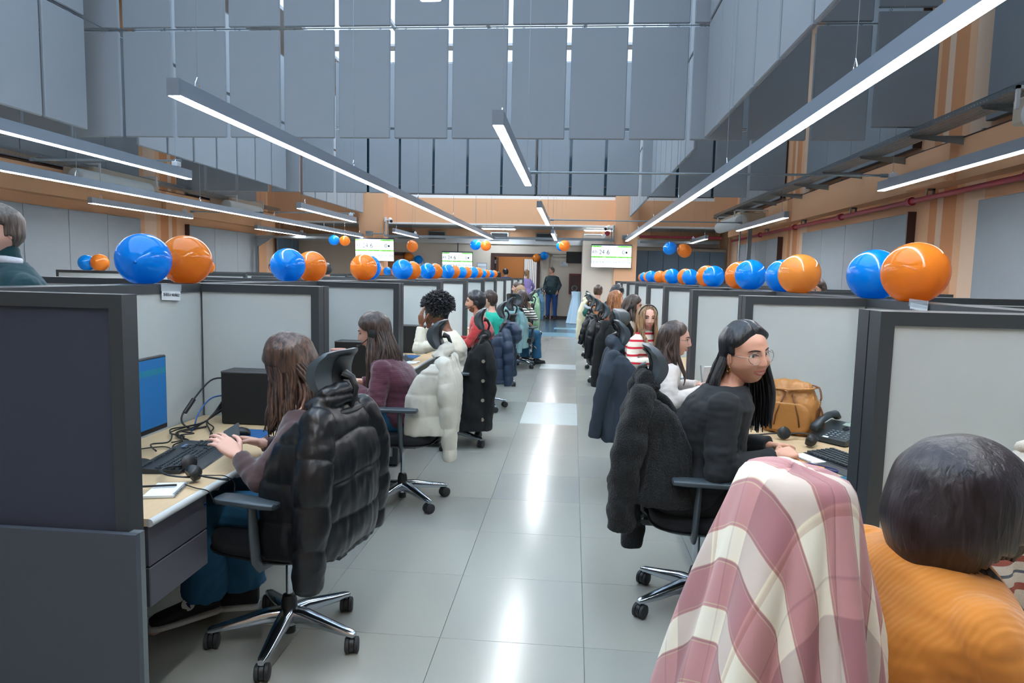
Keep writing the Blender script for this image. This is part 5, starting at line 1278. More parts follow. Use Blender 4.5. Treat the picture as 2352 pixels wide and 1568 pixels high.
# 2 maroon sweater
person((-1.12, 4.42, 0), LF, 'woman with long dark hair and headset in a maroon ribbed sweater, second left cubicle',
    dict(hip=(0, -.05, .56), chest=(0, .04, .82), neck=(0, .125, .985), b=1.12, belly=.035, seed=2.3, hout=.06, arms={-1: ((-.25, .10, .69), (-.12, .30, .775), dict(d=(.2, .9, .1), n=(-.3, 0, 1))), 1: ((.24, .12, .70), (.10, .32, .775), {})}, legs=sleg()),
    dict(skin=SK_F, yaw=.05, pitch=-.18, size=1.0), dict(name='sweater', mat=knit('maroon_rib', (88, 44, 58)), fold=.005, inf=.016, sleeve=(.072, .058, .038)), dict(name='jeans', mat=m_denim),
    dict(mat=HDB, style='long', len=.56, n=260, rad=.008, wave=(.014, 1.7), az=(-PI - .1, .1), t=.020, fwd=0), near=1, extras=(('headset', -1),), shoes=dict(mat=m_blackc))
# 3 white sweater, afro
person((-1.06, 6.02, 0), LF, 'person with black afro hair and headset in a white sweater, hands at the face',
    dict(hip=(0, -.06, .56), chest=(0, .0, .86), neck=(0, .06, 1.03), b=.98, seed=3.1, arms={-1: ((-.20, .27, .86), (-.155, .25, 1.07), dict(d=(.05, .1, 1), n=(-.7, .7, .1), curl=.35, curls=(.2, .3, .45, .5), side=1)), 1: ((.18, .26, .85), (.12, .24, 1.05), dict(d=(-.05, .1, 1), n=(.7, .7, .1), curl=.4, side=-1))}, legs=sleg()),
    dict(skin=SK_D, yaw=.05, pitch=-.42, size=1.02, hc=(0, .145, 1.19), lip=(120, 64, 56)), dict(name='sweater', mat=mat('ivory_knit', (232, 228, 208), .92, bump=.15, bscale=300, sheen=.3), fold=.005, inf=.014, sleeve=(.058, .050, .036), cuff=.9), dict(name='trousers', mat=m_blackc), dict(mat=HB, style='afro', t=.02), near=2, extras=(('headset', -1), ('earring',)), shoes=dict(mat=m_blackc))
# 4 red sweater
person((-1.03, 7.64, 0), LF, 'man with short black hair, headset and beard in a red sweater',
    dict(hip=(0, -.06, .56), chest=(0, -.02, .88), neck=(0, .02, 1.06), b=1.08, seed=4.1, arms={-1: ((-.24, .10, .76), (-.12, .32, .775), {}), 1: ((.24, .10, .76), (.12, .32, .775), {})}, legs=sleg()),
    dict(skin=SK_O, male=1, yaw=.12, pitch=-.02, size=1.02), dict(name='sweater', mat=knit('red_knit', (176, 52, 52)), fold=.005, inf=.014), dict(name='trousers', mat=m_blackc), dict(mat=HB, style='short', n=260, hl=.03, comb=(0, .6, .1), t=.016), near=2, extras=(('headset', -1), ('beard', (120, 88, 72))), shoes=dict(mat=m_blackc))
# 5 green
person((-1.06, 9.3, 0), LF, 'person in a bright green top, mostly hidden behind headrests left of the aisle',
    dict(hip=(0, -.06, .56), chest=(0, -.01, .86), neck=(0, .04, 1.03), b=1.05, seed=5.1, arms={-1: ((-.24, .10, .76), (-.12, .3, .775), {}), 1: ((.24, .10, .76), (.12, .3, .775), {})}, legs=sleg()), dict(skin=SK_F, yaw=.1), dict(name='shirt', mat=mat('bright_green_cotton', (40, 184, 160), .9), fold=.005, vox=.012), dict(name='trousers', mat=m_blackc), dict(mat=HDB, style='short'), near=3)
# 6 striped sweater turned to aisle
m_bws = mat('black_white_stripe_knit', (230, 226, 214), .9); stripes(m_bws, 'Z', [(0, (232, 228, 216)), (.022, (36, 36, 40))], .040)
person((-.90, 11.3, 0), LF - 2.2, 'dark-haired woman in a black and white striped sweater resting her chin on her hand',
    dict(hip=(0, -.06, .56), chest=(0, -.01, .84), neck=(0, .05, 1.0), b=1.0, seed=6.1, arms={1: ((.20, .22, .80), (.06, .24, .98), dict(d=(-.3, -.1, 1), n=(.3, 1, .2), curl=.9)), -1: ((-.24, .10, .74), (-.10, .3, .72), {})}, legs=sleg()), dict(skin=SK_F, yaw=-.1, pitch=-.1), dict(name='sweater', mat=m_bws, fold=.005, vox=.011), dict(name='jeans', mat=m_denim, r=(.095, .08, .08, .085)), dict(mat=HDB, style='long', len=.22, n=90, rad=.012, line=.05, az=(-PI - .3, .3)), near=3)
person((-1.0, 12.75, 0), LF, 'woman with a fair fringe sitting beyond the striped sweater',
    dict(hip=(0, -.06, .56), chest=(0, -.01, .86), neck=(0, .0, 1.04), b=.95, seed=7.1, arms={-1: ((-.24, .10, .76), (-.12, .3, .775), {}), 1: ((.24, .10, .76), (.12, .3, .775), {})}, legs=sleg()), dict(skin=SK_F, yaw=-2.0, hc=(0.05, -.02, 1.2)), dict(name='blouse', mat=mat('patterned_blouse', (176, 160, 150), .9, var=.6, vscale=60), vox=.012), dict(name='trousers', mat=m_blackc), dict(mat=HBL, style='long', len=.2, n=70, rad=.012, line=.04), near=3)
person((-1.08, 14.3, 0), LF, 'woman with brown hair in a bun and a headset at the far left desks',
    dict(hip=(0, -.06, .58), chest=(0, .02, .92), neck=(0, .05, 1.10), b=.95, seed=8.1, arms={-1: ((-.24, .10, .76), (-.12, .3, .775), {}), 1: ((.24, .10, .76), (.12, .3, .775), {})}, legs=sleg()), dict(skin=SK_F, yaw=.1), dict(name='top', mat=m_blackc, vox=.012), dict(name='trousers', mat=m_blackc), dict(mat=HBR, style='bun'), near=3, extras=(('headset', -1),))
# ---------------- right side
MUST = person((.62, 1.40, 0), RF + .15, 'woman with dark plum hair in a mustard sweater, seen from behind at the right edge',
    dict(hip=(0, -.02, .56), chest=(0, .07, .82), neck=(0, .13, .985), b=1.22, belly=.02, seed=9.1, hout=.05, arms={1: ((.26, .18, .70), (.14, .30, .775), {}), -1: ((-.26, .18, .70), (-.14, .30, .775), {})}, legs=sleg(-.06)),
    dict(skin=SK_T, yaw=.2, pitch=-.35, hc=(.0, .17, 1.045), size=1.06), dict(name='sweater', mat=knit('mustard_rib', (204, 128, 44), 'X', .012, .5), fold=.006, inf=.024, neck=.03, sleeve=(.082, .066, .045)), dict(name='trousers', mat=m_blackc),
    dict(mat=HPL, style='long', len=.045, n=260, rad=.016, wave=(.003, 1.0), az=(-PI - .5, .5), t=.040, line=.05, hug=True, rough=.25), near=1)
person((.60, 3.12, 0), RF, 'smiling woman with glasses and long straight black hair in a black blazer',
    dict(hip=(0, -.05, .56), chest=(0, .05, .90), neck=(0, .105, 1.07), b=1.20, belly=.03, seed=10.1, twist=-.12, hout=.04, arms={1: ((.245, .03, .72), (.14, .30, .775), dict(d=(-.35, .9, .12), n=(.35, .1, .9), curl=.95, thumb=.8)), -1: ((-.22, .14, .73), (-.02, .33, .775), dict(d=(.5, .6, .1), n=(-.3, .2, .9), curl=.9))}, legs=sleg()),
    dict(skin=SK_T, full=1.25, yaw=-1.08, pitch=-.02, roll=.14, smile=1.0, size=1.10, lip=(164, 76, 82), gaze=(.25, 1, 0), hc=(.03, .17, 1.20)), dict(name='blazer', mat=mat('black_suiting', (26, 30, 34), .85, bump=.1, bscale=500, sheen=.05), fold=.006, inf=.020, sleeve=(.078, .060, .044)), dict(name='trousers', mat=m_blackc),
    dict(mat=HB, style='long', len=.40, n=260, rad=.008, wave=(.004, .8), az=(-PI - .42, -.12), side=.035, t=.017, part=.0, line=.092, fwd=.0), near=1, extras=(('glasses',), ('earring',)), shoes=dict(mat=m_blackc))
person((.59, 4.82, 0), RF, 'woman with round glasses and long dark hair in a cream sweatshirt, seen in profile',
    dict(hip=(0, -.05, .55), chest=(0, .03, .80), neck=(0, .09, .965), b=1.0, seed=11.1, hout=.03, arms={1: ((.24, .08, .70), (.13, .32, .775), dict(curl=.3)), -1: ((-.22, .14, .72), (-.08, .33, .775), {})}, legs=sleg()),
    dict(skin=SK_F, yaw=-.12, pitch=-.05, hc=(0, .125, 1.10)), dict(name='sweatshirt', mat=mat('cream_fleece', (222, 214, 206), .95, bump=.2, bscale=250, sheen=.4), fold=.006, inf=.02, sleeve=(.068, .058, .042)), dict(name='jeans', mat=m_denimd), dict(mat=HDB, style='long', len=.36, n=150, rad=.010, wave=(.006, 1.0), az=(-PI - .2, .2), t=.015, line=.082), near=2, extras=(('glasses',),), shoes=dict(mat=m_blackc))
m_rs = mat('cream_red_stripe_knit', (232, 224, 206), .95); stripes(m_rs, 'Z', [(0, (232, 224, 206)), (.045, (200, 40, 56))], .064)
person((.66, 6.45, 0), RF - .75, 'woman facing the camera in a cream turtleneck with red stripes',
    dict(hip=(0, -.05, .56), chest=(0, .0, .85), neck=(0, .03, 1.01), b=1.0, seed=12.1, hout=.01, arms={1: ((.25, .08, .74), (.12, .28, .80), {}), -1: ((-.24, .10, .74), (-.08, .28, .80), dict(curl=.7))}, legs=sleg()),
    dict(skin=SK_F, yaw=-.62, pitch=.0, smile=.35, hc=(0, .045, 1.15), lip=(190, 100, 98)), dict(name='turtleneck', mat=m_rs, fold=.004, inf=.016, neck=.055, sleeve=(.06, .05, .038)), dict(name='jeans', mat=m_denimd), dict(mat=HBL, style='long', len=.26, n=150, rad=.010, wave=(.005, 1.0), az=(-PI - .95, .95), t=.013, part=.0, line=.092, fs=-.2), near=2, extras=(('hairband', m_chp),))
person((.62, 8.15, 0), RF, 'brown-haired woman with a headset sitting behind the long black overcoat',
    dict(hip=(0, -.05, .56), chest=(0, .0, .87), neck=(0, .04, 1.05), b=1.0, seed=13.1, arms={1: ((.24, .08, .74), (.12, .3, .775), {}), -1: ((-.24, .10, .74), (-.08, .3, .775), {})}, legs=sleg()), dict(skin=SK_O, yaw=-.1, pitch=-.1), dict(name='top', mat=mat('sand_top', (180, 164, 150), .9), vox=.011), dict(name='trousers', mat=m_blackc), dict(mat=HDB, style='long', len=.25, n=90, rad=.011, wave=(.012, 1.5)), near=3, extras=(('headset', 1),))
person((.56, 9.85, 0), RF, 'woman with long straight ginger hair seen from behind on the right',
    dict(hip=(0, -.05, .56), chest=(0, .0, .87), neck=(0, .02, 1.06), b=.95, seed=14.1, arms={1: ((.24, .08, .74), (.12, .3, .775), {}), -1: ((-.24, .10, .74), (-.08, .3, .775), {})}, legs=sleg()), dict(skin=SK_F, yaw=.3), dict(name='top', mat=mat('rust_top', (150, 92, 66), .9), vox=.012), dict(name='trousers', mat=m_blackc), dict(mat=HG, style='long', len=.32, n=110, rad=.012, wave=(.004, 1)), near=3)
person((.58, 11.5, 0), RF, 'young man with thick black hair in a black top looking down at a phone',
    dict(hip=(0, -.05, .60), chest=(0, .02, .98), neck=(0, .05, 1.14), b=1.0, seed=15.1, arms={1: ((.24, .10, .86), (.10, .3, .96), dict(curl=.8)), -1: ((-.24, .10, .86), (-.06, .3, .96), {})}, legs=sleg()), dict(skin=SK_F, male=1, yaw=-.2, pitch=-.45), dict(name='tshirt', mat=m_blackc, vox=.012), dict(name='trousers', mat=m_blackc), dict(mat=HB, style='short', n=200, hl=.05, t=.024), near=3)
person((.46, 13.1, 0), RF + .4, 'person with cropped brown hair leaning back on the eighth right chair',
    dict(hip=(0, -.05, .60), chest=(0, .0, .94), neck=(0, .0, 1.10), b=1.0, seed=16.1, arms={1: ((.24, .08, .76), (.12, .3, .775), {}), -1: ((-.24, .10, .76), (-.08, .3, .775), {})}, legs=sleg()), dict(skin=SK_F, male=1, yaw=.9), dict(name='shirt', mat=mat('orange_shirt', (206, 140, 92), .9), vox=.013), dict(name='trousers', mat=m_blackc), dict(mat=HBR, style='short', n=100, hl=.02, t=.010), near=3)
tl_ = MB()
for k in range(34):
    rnd = random.Random(k); x0, y0_ = rnd.uniform(-.03, .03), rnd.uniform(-.02, .02); pp = [V((.06 + x0 + .006 * i, .15 + y0_ + .020 * i, .99 - .026 * i)) for i in range(11)]; tl_.tube(pp, [.008] + [.012] * 7 + [.009, .006, .003], 6)
mobj('hair_tail', tl_, HPL, MUST, smooth=True)
sf = MB().tube([(0, .045, 1.09), (.0, .06, 1.07), (0, .07, 1.05)], .02, 8) if False else None
# ---------------- standing people
def stand(h=1.0, w=.11, toes=.14): return {1: ((w, .02, .50 * h), (w, 0, .10), (w + .03, toes, .03)), -1: ((-w, .02, .50 * h), (-w, 0, .10), (-w - .03, toes, .03))}
m_teald = puffm('dark_teal_nylon', (16, 44, 50), .6)
SM_ = person((-.72, 23.6, 0), PI - .35, 'standing man in a dark teal quilted jacket and blue jeans beside the doorway',
    dict(hip=(0, 0, .98), chest=(0, .01, 1.33), neck=(0, .01, 1.545), b=1.22, belly=.06, seed=20.1, arms={1: ((.27, -.03, 1.20), (.23, .10, 1.0), dict(d=(0, .1, -1), n=(1, 0, 0), curl=.6)), -1: ((-.27, -.03, 1.20), (-.24, .10, 1.0), dict(d=(0, .1, -1), n=(-1, 0, 0), curl=.5))}, legs=stand(1.04, .13)),
    dict(skin=SK_O, male=1, yaw=-.85, full=1.15), dict(name='jacket', mat=m_teald, fold=.005, inf=.03, vox=.013, puff=(.06, .006), sleeve=(.078, .066, .05)), dict(name='jeans', mat=mat('deep_blue_denim', (26, 60, 110), .88), r=(.10, .082, .07, .072)), dict(mat=HGR, style='short', n=60, hl=.012, t=.008, line=.085), near=3, shoes=dict(mat=mat('brown_leather', (58, 42, 38), .5), sole=m_black))
mobj('shirt_front', MB().loft([((0, y_, z_), .035, .012, (1, 0, 0), (0, 1, 0), 2.4) for z_, y_ in ((.98, .185), (1.1, .20), (1.3, .165), (1.42, .125), (1.5, .085))], 12), mat('grey_green_shirt', (112, 128, 118), .9), SM_)
mobj('chest_logo', MB().box((.13, .158, 1.38), (.06, .004, .012)), m_white, SM_)
FM_ = person((-2.86, 3.32, 0), LF + 1.0, 'standing man in a dark green fleece jacket at the left picture edge',
    dict(hip=(0, 0, .96), chest=(0, .02, 1.31), neck=(0, .05, 1.52), b=1.18, belly=.04, seed=21.1, arms={-1: ((-.27, -.02, 1.18), (-.22, .2, 1.06), {}), 1: ((.27, .0, 1.18), (.2, .2, 1.06), {})}, legs=stand()),
    dict(skin=SK_F, male=1, yaw=.25, full=1.2, smile=.8, hc=(0, .08, 1.685), size=1.04), dict(name='fleece_jacket', mat=mat('dark_green_fleece', (22, 62, 68), .95, bump=.08, bscale=600, sheen=.2), fold=.006, inf=.02, neck=.05, sleeve=(.074, .06, .045)), dict(name='trousers', mat=m_denimd), dict(mat=HGR, style='short', n=170, hl=.022, t=.014, line=.08), near=1)
person((-6.40, 14.2, 0), PI, 'dark-haired man in black standing behind the far left partitions',
    dict(hip=(0, 0, .90), chest=(0, .01, 1.22), neck=(0, .01, 1.41), b=1.1, seed=22.1, arms={1: ((.28, 0, 1.12), (.24, .1, .92), {}), -1: ((-.28, 0, 1.12), (-.24, .1, .92), {})}, legs=stand(.94)), dict(skin=SK_O, male=1, yaw=.3), dict(name='shirt', mat=m_blackc, vox=.014), dict(name='trousers', mat=m_blackc), dict(mat=HB, style='short', n=60, hl=.02, t=.012, line=.08), near=3)
person((-1.55, 22.9, 0), .25, 'woman with a fair ponytail in a lilac sweater at the doorway, back turned',
    dict(hip=(0, 0, .92), chest=(0, .01, 1.24), neck=(0, .01, 1.43), b=.95, seed=23.1, arms={1: ((.25, .04, 1.14), (.2, .16, 1.0), {}), -1: ((-.25, .04, 1.14), (-.2, .16, 1.0), {})}, legs=stand(.95)), dict(skin=SK_F, yaw=.5), dict(name='sweater', mat=mat('lilac_knit', (150, 134, 190), .95), vox=.013, inf=.02), dict(name='trousers', mat=m_blackc), dict(mat=HBL, style='pony', len=.38, bunpos=(0, -.09, .05), bunr=.03), near=3)
person((-2.25, 23.3, 0), .1, 'man in a royal blue jacket standing in the doorway, back turned',
    dict(hip=(0, 0, .92), chest=(0, .01, 1.27), neck=(-.04, .01, 1.46), b=1.2, seed=24.1, arms={1: ((.30, .04, 1.14), (.2, .2, 1.05), {}), -1: ((-.30, .04, 1.14), (-.2, .2, 1.05), {})}, legs=stand(.95)), dict(skin=SK_O, male=1, yaw=.8, roll=-.1), dict(name='jacket', mat=mat('royal_blue_cloth', (14, 62, 122), .8), vox=.014, inf=.03), dict(name='trousers', mat=m_blackc), dict(mat=HB, style='short', n=80), near=3)
person((-2.62, 23.45, 0), -.5, 'dark-haired woman leaning close to the man in the royal blue jacket',
    dict(hip=(0, 0, .86), chest=(0, .01, 1.17), neck=(.02, .01, 1.35), b=.95, seed=25.1, arms={1: ((.25, .04, 1.06), (.2, .16, .95), {}), -1: ((-.25, .04, 1.06), (-.2, .16, .95), {})}, legs=stand(.9)), dict(skin=SK_F, yaw=-.6), dict(name='sweater', mat=mat('pink_knit', (190, 150, 150), .95), vox=.014), dict(name='trousers', mat=m_blackc), dict(mat=HB, style='long', len=.18, n=60, rad=.013), near=3)
person((2.42, 7.0, 0), LF + .5, 'dark-haired woman whose face shows behind the right balloons',
    dict(hip=(0, 0, .80), chest=(0, .01, 1.10), neck=(0, .03, 1.29), b=.95, seed=26.1, arms={1: ((.25, .04, 1.0), (.2, .16, .86), {}), -1: ((-.25, .04, 1.0), (-.2, .16, .86), {})}, legs=stand(.86)), dict(skin=SK_O, yaw=.4), dict(name='top', mat=m_blackc, vox=.014), dict(name='trousers', mat=m_blackc), dict(mat=HDB, style='long', len=.25, n=70, rad=.012), near=3)
person((-4.85, 13.2, 0), LF - 1.2, 'dark-haired person in cream half hidden behind the third left balloon pair',
    dict(hip=(0, 0, .88), chest=(0, .01, 1.20), neck=(0, .03, 1.39), b=1.0, seed=27.1, arms={1: ((.25, .04, 1.1), (.2, .16, .96), {}), -1: ((-.25, .04, 1.1), (-.2, .16, .96), {})}, legs=stand(.92)), dict(skin=SK_O, yaw=.4), dict(name='top', mat=mat('cream_top', (214, 204, 190), .9), vox=.014, inf=.025), dict(name='trousers', mat=m_blackc), dict(mat=HB, style='short', n=80, hl=.04, t=.022), near=3)
# phone held by the first girl
t = thing('smartphone', 'black smartphone held by the brown-haired young woman', 'phone', (-1.375, 2.635, .845), 0)
b = MB().cbox((-.036, -.078, -.004), (.036, .078, .004), .004); b.xf(Euler((.25, -.55, .35)).to_matrix().to_4x4()); mobj('phone_body', b, m_black, t)
b = MB().bb((-.033, -.073, .0042), (.033, .073, .0048)); b.xf(Euler((.25, -.55, .35)).to_matrix().to_4x4()); mobj('phone_glass', b, mat('phone_glass', (52, 60, 66), .08), t)

mobj('shirt_collar', MB().tube([V((.072 * math.cos(a), .045 + .075 * math.sin(a), 1.535 + .012 * math.sin(a))) for a in [-.6 + i * .35 for i in range(13)]], .014, 8, flat=1.6), mat('checked_white_shirt', (214, 216, 222), .85, var=.15, vscale=120), FM_, smooth=True)
mobj('chest_badge', MB().box((-.12, .160, 1.36), (.05, .008, .018), (0, 0, .35)), m_white, FM_)
# ============================================================ BALLOONS
m_bb = mat('blue_latex', (0, 158, 255), .15, spec=.6, coat=.3); m_bo = mat('orange_latex', (255, 150, 50), .15, spec=.6, coat=.3); m_boy = mat('amber_latex', (255, 168, 76), .15, spec=.6, coat=.3)
for m_ in (m_bb, m_bo, m_boy):
    nt = m_.node_tree; b_ = nt.nodes['Principled BSDF']; tr = nt.nodes.new('ShaderNodeBsdfTranslucent'); tr.inputs[0].default_value = [c ** .6 for c in b_.inputs['Base Color'].default_value]; mx_ = nt.nodes.new('ShaderNodeMixShader'); mx_.inputs[0].default_value = .42
    nt.links.new(b_.outputs[0], mx_.inputs[1]); nt.links.new(tr.outputs[0], mx_.inputs[2]); nt.links.new(mx_.outputs[0], nt.nodes['Material Output'].inputs[0])
def balloon(x, y, z, r, c, label, group, rest=None, knot=(0, -1, 0), st=1.06):
    t = thing('balloon', label, 'balloon', (x, y, z), 0, group); m = {'b': m_bb, 'o': m_bo, 'a': m_boy}[c]
    k = V(knot).normalized(); q = k.to_track_quat('Z', 'Y').to_matrix(); b = MB(); N, Mm = 40, 26; b.v.append(tuple(q @ V((0, 0, r * 1.14))))
    for i in range(1, Mm):
        ph = PI * i / Mm
        for j in range(N):
            a = 2 * PI * j / N; s = math.sin(ph) * (1 - .12 * sm(.4, 1, math.cos(ph))); zz = math.cos(ph); zz = zz * st + .06 * max(0, zz) ** 6
            p = q @ V((r * s * math.cos(a), r * s * math.sin(a), r * zz)); b.v.append(tuple(p))
    b.v.append(tuple(q @ V((0, 0, -r * st))))
    for j in range(N): b.f.append((0, 1 + j, 1 + (j + 1) % N))
    for i in range(Mm - 2):
        for j in range(N): a = 1 + i * N + j; c_ = 1 + i * N + (j + 1) % N; b.f.append((a, a + N, c_ + N, c_))
    L = len(b.v) - 1
    for j in range(N): b.f.append((L, L - N + (j + 1) % N, L - N + j))
    if rest is not None:
        lim = rest - z; b.v = [(p[0] * (1 + .12 * max(0, -(p[2] / r)) ** 3 * 0), p[1], max(p[2], lim + .002 * max(0, 1 - (p[0] ** 2 + p[1] ** 2) / (r * r)))) for p in b.v]
    mobj('latex', b, m, t, smooth=True); kn = MB().tube([q @ V((0, 0, r * 1.06)), q @ V((0, 0, r * 1.12)), q @ V((0, 0, r * 1.14)), q @ V((0, 0, r * 1.16))], [.008, .005, .007, .008], 10); mobj('knot', kn, m, t, smooth=True)
    return t
LB = [('b', 3.24, .128), ('o', 3.53, .132), ('b', 4.97, .127), ('o', 5.30, .122), ('o', 6.67, .132), ('b', 6.99, .132), ('b', 8.42, .129), ('o', 8.72, .118), ('b', 9.90, .118), ('o', 10.2, .118), ('b', 11.5, .122), ('o', 11.8, .118), ('b', 12.9, .114), ('o', 13.2, .115), ('b', 14.44, .12), ('o', 14.8, .118), ('b', 16.0, .10), ('o', 16.3, .1), ('b', 17.6, .10), ('o', 17.9, .1)]
for i, (c, y, r) in enumerate(LB):
    nm = 'blue' if c == 'b' else 'orange'; balloon(-2.10 + (-.03 if c == 'b' else .02), y, ZP + r * .93, r, c, '%s balloon of the %s pair on top of the left back partitions' % (nm, ORD[i // 2]), 'balloons along the left partitions', rest=ZP, knot=(.35, -1, -.1) if c == 'b' else (-.5, .8, -.3))
RB = [('o', 3.45, .146), ('b', 3.92, .138), ('o', 5.14, .145, 'a'), ('b', 5.57, .130), ('b', 6.55, .142), ('o', 6.94, .137), ('b', 8.23, .126), ('o', 8.57, .131), ('b', 9.84, .115), ('o', 10.18, .12), ('b', 11.58, .126), ('o', 11.95, .12), ('o', 13.11, .115), ('b', 13.5, .11), ('b', 14.7, .122), ('o', 15.1, .115), ('b', 16.1, .11), ('o', 16.45, .10)]
for i, q in enumerate(RB):
    c, y, r = q[:3]; nm = 'blue' if c == 'b' else 'orange'; balloon(1.64 + (.0 if c == 'b' else -.01), y, ZP + r * .93, r, q[3] if len(q) > 3 else c, '%s balloon of the %s pair on top of the right back partitions' % (nm, ORD[i // 2]), 'balloons along the right partitions', rest=ZP, knot=(.3, .8, -.3) if c == 'b' else (-.2, .9, -.3))
for c, x, y, r, lab in (('o', -7.75, 10.62, .14, 'orange balloon on the far left partition beside the standing man'), ('b', -7.98, 10.62, .13, 'blue balloon on the far left partition beside the standing man'), ('o', -5.9, 10.63, .11, 'orange balloon peeping out behind the first left pair'),
                        ('b', -6.0, 13.95, .13, 'blue balloon on the distant left partition next to the man in black'), ('o', -5.78, 13.95, .12, 'orange balloon on the distant left partition next to the man in black'), ('o', -4.92, 17.25, .11, 'orange balloon right behind the second left pair'), ('b', -4.75, 17.28, .11, 'small blue balloon on the farthest left partition'), ('o', -4.55, 17.28, .11, 'small orange balloon on the farthest left partition')):
    if y == 10.62 or y == 10.63: yy = 10.636
    elif y < 16: yy = 10.6 + 1.65 * 2 + TH / 2
    else: yy = 10.6 + 1.65 * 4 + TH / 2
    balloon(x, yy, ZP + r * .93, r, c, lab, 'balloons on the far left partitions', rest=ZP, knot=(.2, -1, .2))
for c, x, y, z, r, k, lab in (('b', -5.0, 14, 2.16, .105, (1, 0, .2), 'blue balloon hanging left of the left screen'), ('o', -4.77, 14, 2.15, .105, (-1, 0, .3), 'orange balloon hanging left of the left screen'), ('o', -4.29, 18, 2.22, .15, (-.3, 0, 1), 'orange balloon hanging right of the left screen'), ('b', -5.55, 24.1, 1.99, .15, (-1, 0, .2), 'blue balloon on the rear wall under the hanging orange one'), ('o', -5.9, 24.1, 2.08, .16, (1, 0, 0), 'orange balloon on the rear wall beside the left screen'),
                          ('b', -2.74, 19, 2.33, .145, (1, 0, .1), 'blue balloon hanging above the small screen'), ('o', -2.45, 19, 2.31, .14, (-1, 0, .2), 'orange balloon hanging above the small screen'), ('b', -1.05, 24.1, 2.22, .14, (-1, 0, -.3), 'blue balloon at the corner of the doorway'), ('o', -1.32, 24.1, 2.13, .145, (1, 0, .3), 'orange balloon at the corner of the doorway'),
                          ('o', -.27, 19, 2.35, .155, (-.4, 1, 0), 'orange balloon hanging over the aisle end'), ('b', -.36, 19.25, 2.35, .14, (.4, -1, 0), 'blue balloon behind the orange one over the aisle end'), ('b', 2.31, 17, 2.25, .155, (1, 0, .7), 'blue balloon hanging right of the right screen'), ('o', 2.66, 17, 2.2, .165, (-.8, 0, 1), 'orange balloon hanging right of the right screen')):
    if y > 24: y = 24.4 - r * 1.05
    bo_ = balloon(x, y, z, r, c, lab, 'balloons hanging from the lights', knot=k)
    if y < 24: mobj('string', MB().cyl((0, 0, r), (0, 0, HC - z - .001), .0016, 5), m_wire, bo_)
# ============================================================ DESK ITEMS
def keyboard(x, y, z, rz, label, keys=True, flat=.03):
    t = thing('keyboard', label, 'keyboard', (x, y, z), rz, 'keyboards')
    b = MB().prism([(-.085, 0), (.085, 0), (.085, .022), (-.085, .012)], -.225, .225, 0); mobj('keyboard_case', b, m_chg2, t)
    b = MB().prism([(-.145, 0), (-.085, 0), (-.085, .010), (-.14, .004)], -.2, .2, 0); mobj('palm_rest', b, m_chg2, t)
    km = KEY
    def key(cx, cy, w_=1.0):
        o = bpy.data.objects.new('key', km); link(o, t); o.location = (cx, cy, .013 + (cy + .085) / .17 * .010); o.scale = (w_, 1, 1); o.rotation_euler = (.059, 0, 0)
    if keys:
        for r in range(5):
            yy = -.068 + r * .019 + (.006 if r == 5 else 0)
            for c in range(15): 
                if r == 0 and 4 <= c <= 8: continue
                key(-.208 + c * .019 + r * .0, yy)
        key(-.208 + 6 * .019, -.068, 5.2)
        for c in range(15): key(-.208 + c * .019, .066)
        for r in range(5):
            for c in range(4): key(.150 + c * .019, -.068 + r * .019)
        for c in range(3):
            key(.088 + c * .019, .008); key(.088 + c * .019, -.011 + .038)
            key(.088 + c * .019, -.068)
        key(.107, -.049)
    else:
        b = MB()
        for r in range(6):
            for c in range(22): b.box((-.205 + c * .0193, -.066 + r * .024, .020 + r * .0015), (.015, .018, .008))
        mobj('keys', b, m_key, t, kind='stuff')
    mobj('status_badge', MB().box((.12, .045, .0235), (.05, .012, .002), (.059, 0, 0)), mat('blue_grey_badge', (96, 124, 158), .4), t)
    return t
m_chg2 = mat('keyboard_charcoal', (40, 46, 50), .45); m_key = mat('keycap_charcoal', (54, 62, 66), .4)
KEY = MB().loft([((0, 0, 0), .0082, .0082, (1, 0, 0), (0, 1, 0), 6), ((0, 0, .007), .0066, .0066, (1, 0, 0), (0, 1, 0), 5)], 8).mesh('key'); KEY.materials.append(m_key)
keyboard(-1.60, 2.66, .731, PI / 2 + .13, 'dark grey keyboard with palm rest in front of the young woman with the phone')
keyboard(1.235, 3.0, .731, -PI / 2 + .35, 'dark keyboard at the right edge of the blazer woman\'s desk', keys=False)
def monitor(x, y, rz, label, wd=.53, h=.31, on=True, zc=1.0):
    t = thing('monitor', label, 'monitor', (x, y, .731), rz, 'desk monitors')
    b = MB().cbox((-wd / 2, -.012, zc - h / 2 - .731), (wd / 2, .014, zc + h / 2 - .731), .004); hd = mobj('monitor_housing', b, m_black, t)
    mobj('display', MB().bb((-wd / 2 + .008, -.0135, zc - h / 2 - .731 + .022), (wd / 2 - .008, -.0122, zc + h / 2 - .731 - .008)), m_blue_screen if on else m_dark_screen, hd)
    if on: mobj('display_band', MB().bb((-wd / 2 + .008, -.0142, zc + h / 2 - .731 - .075), (wd / 2 - .008, -.0136, zc + h / 2 - .731 - .05)), m_blue_band, hd)
    mobj('stand', MB().tube([(0, .05, .005), (0, .05, .12), (0, .02, zc - .731)], [.028, .02, .02], 10, flat=.5), m_black, t); mobj('stand_foot', MB().loft([((0, .03, 0), .12, .09, (1, 0, 0), (0, 1, 0), 2.6), ((0, .03, .008), .12, .09, (1, 0, 0), (0, 1, 0), 2.6)], 28), m_black, t)
    return t
m_blue_screen = emi('blue_desktop', (12, 92, 150), .26); m_blue_band = emi('teal_band', (10, 104, 130), .28); m_dark_screen = mat('dark_display', (16, 18, 20), .12)
monitor(-1.73, 2.49, PI / 2 + .02, 'monitor with a blue desktop beside the dark end panel', zc=.995, h=.315)
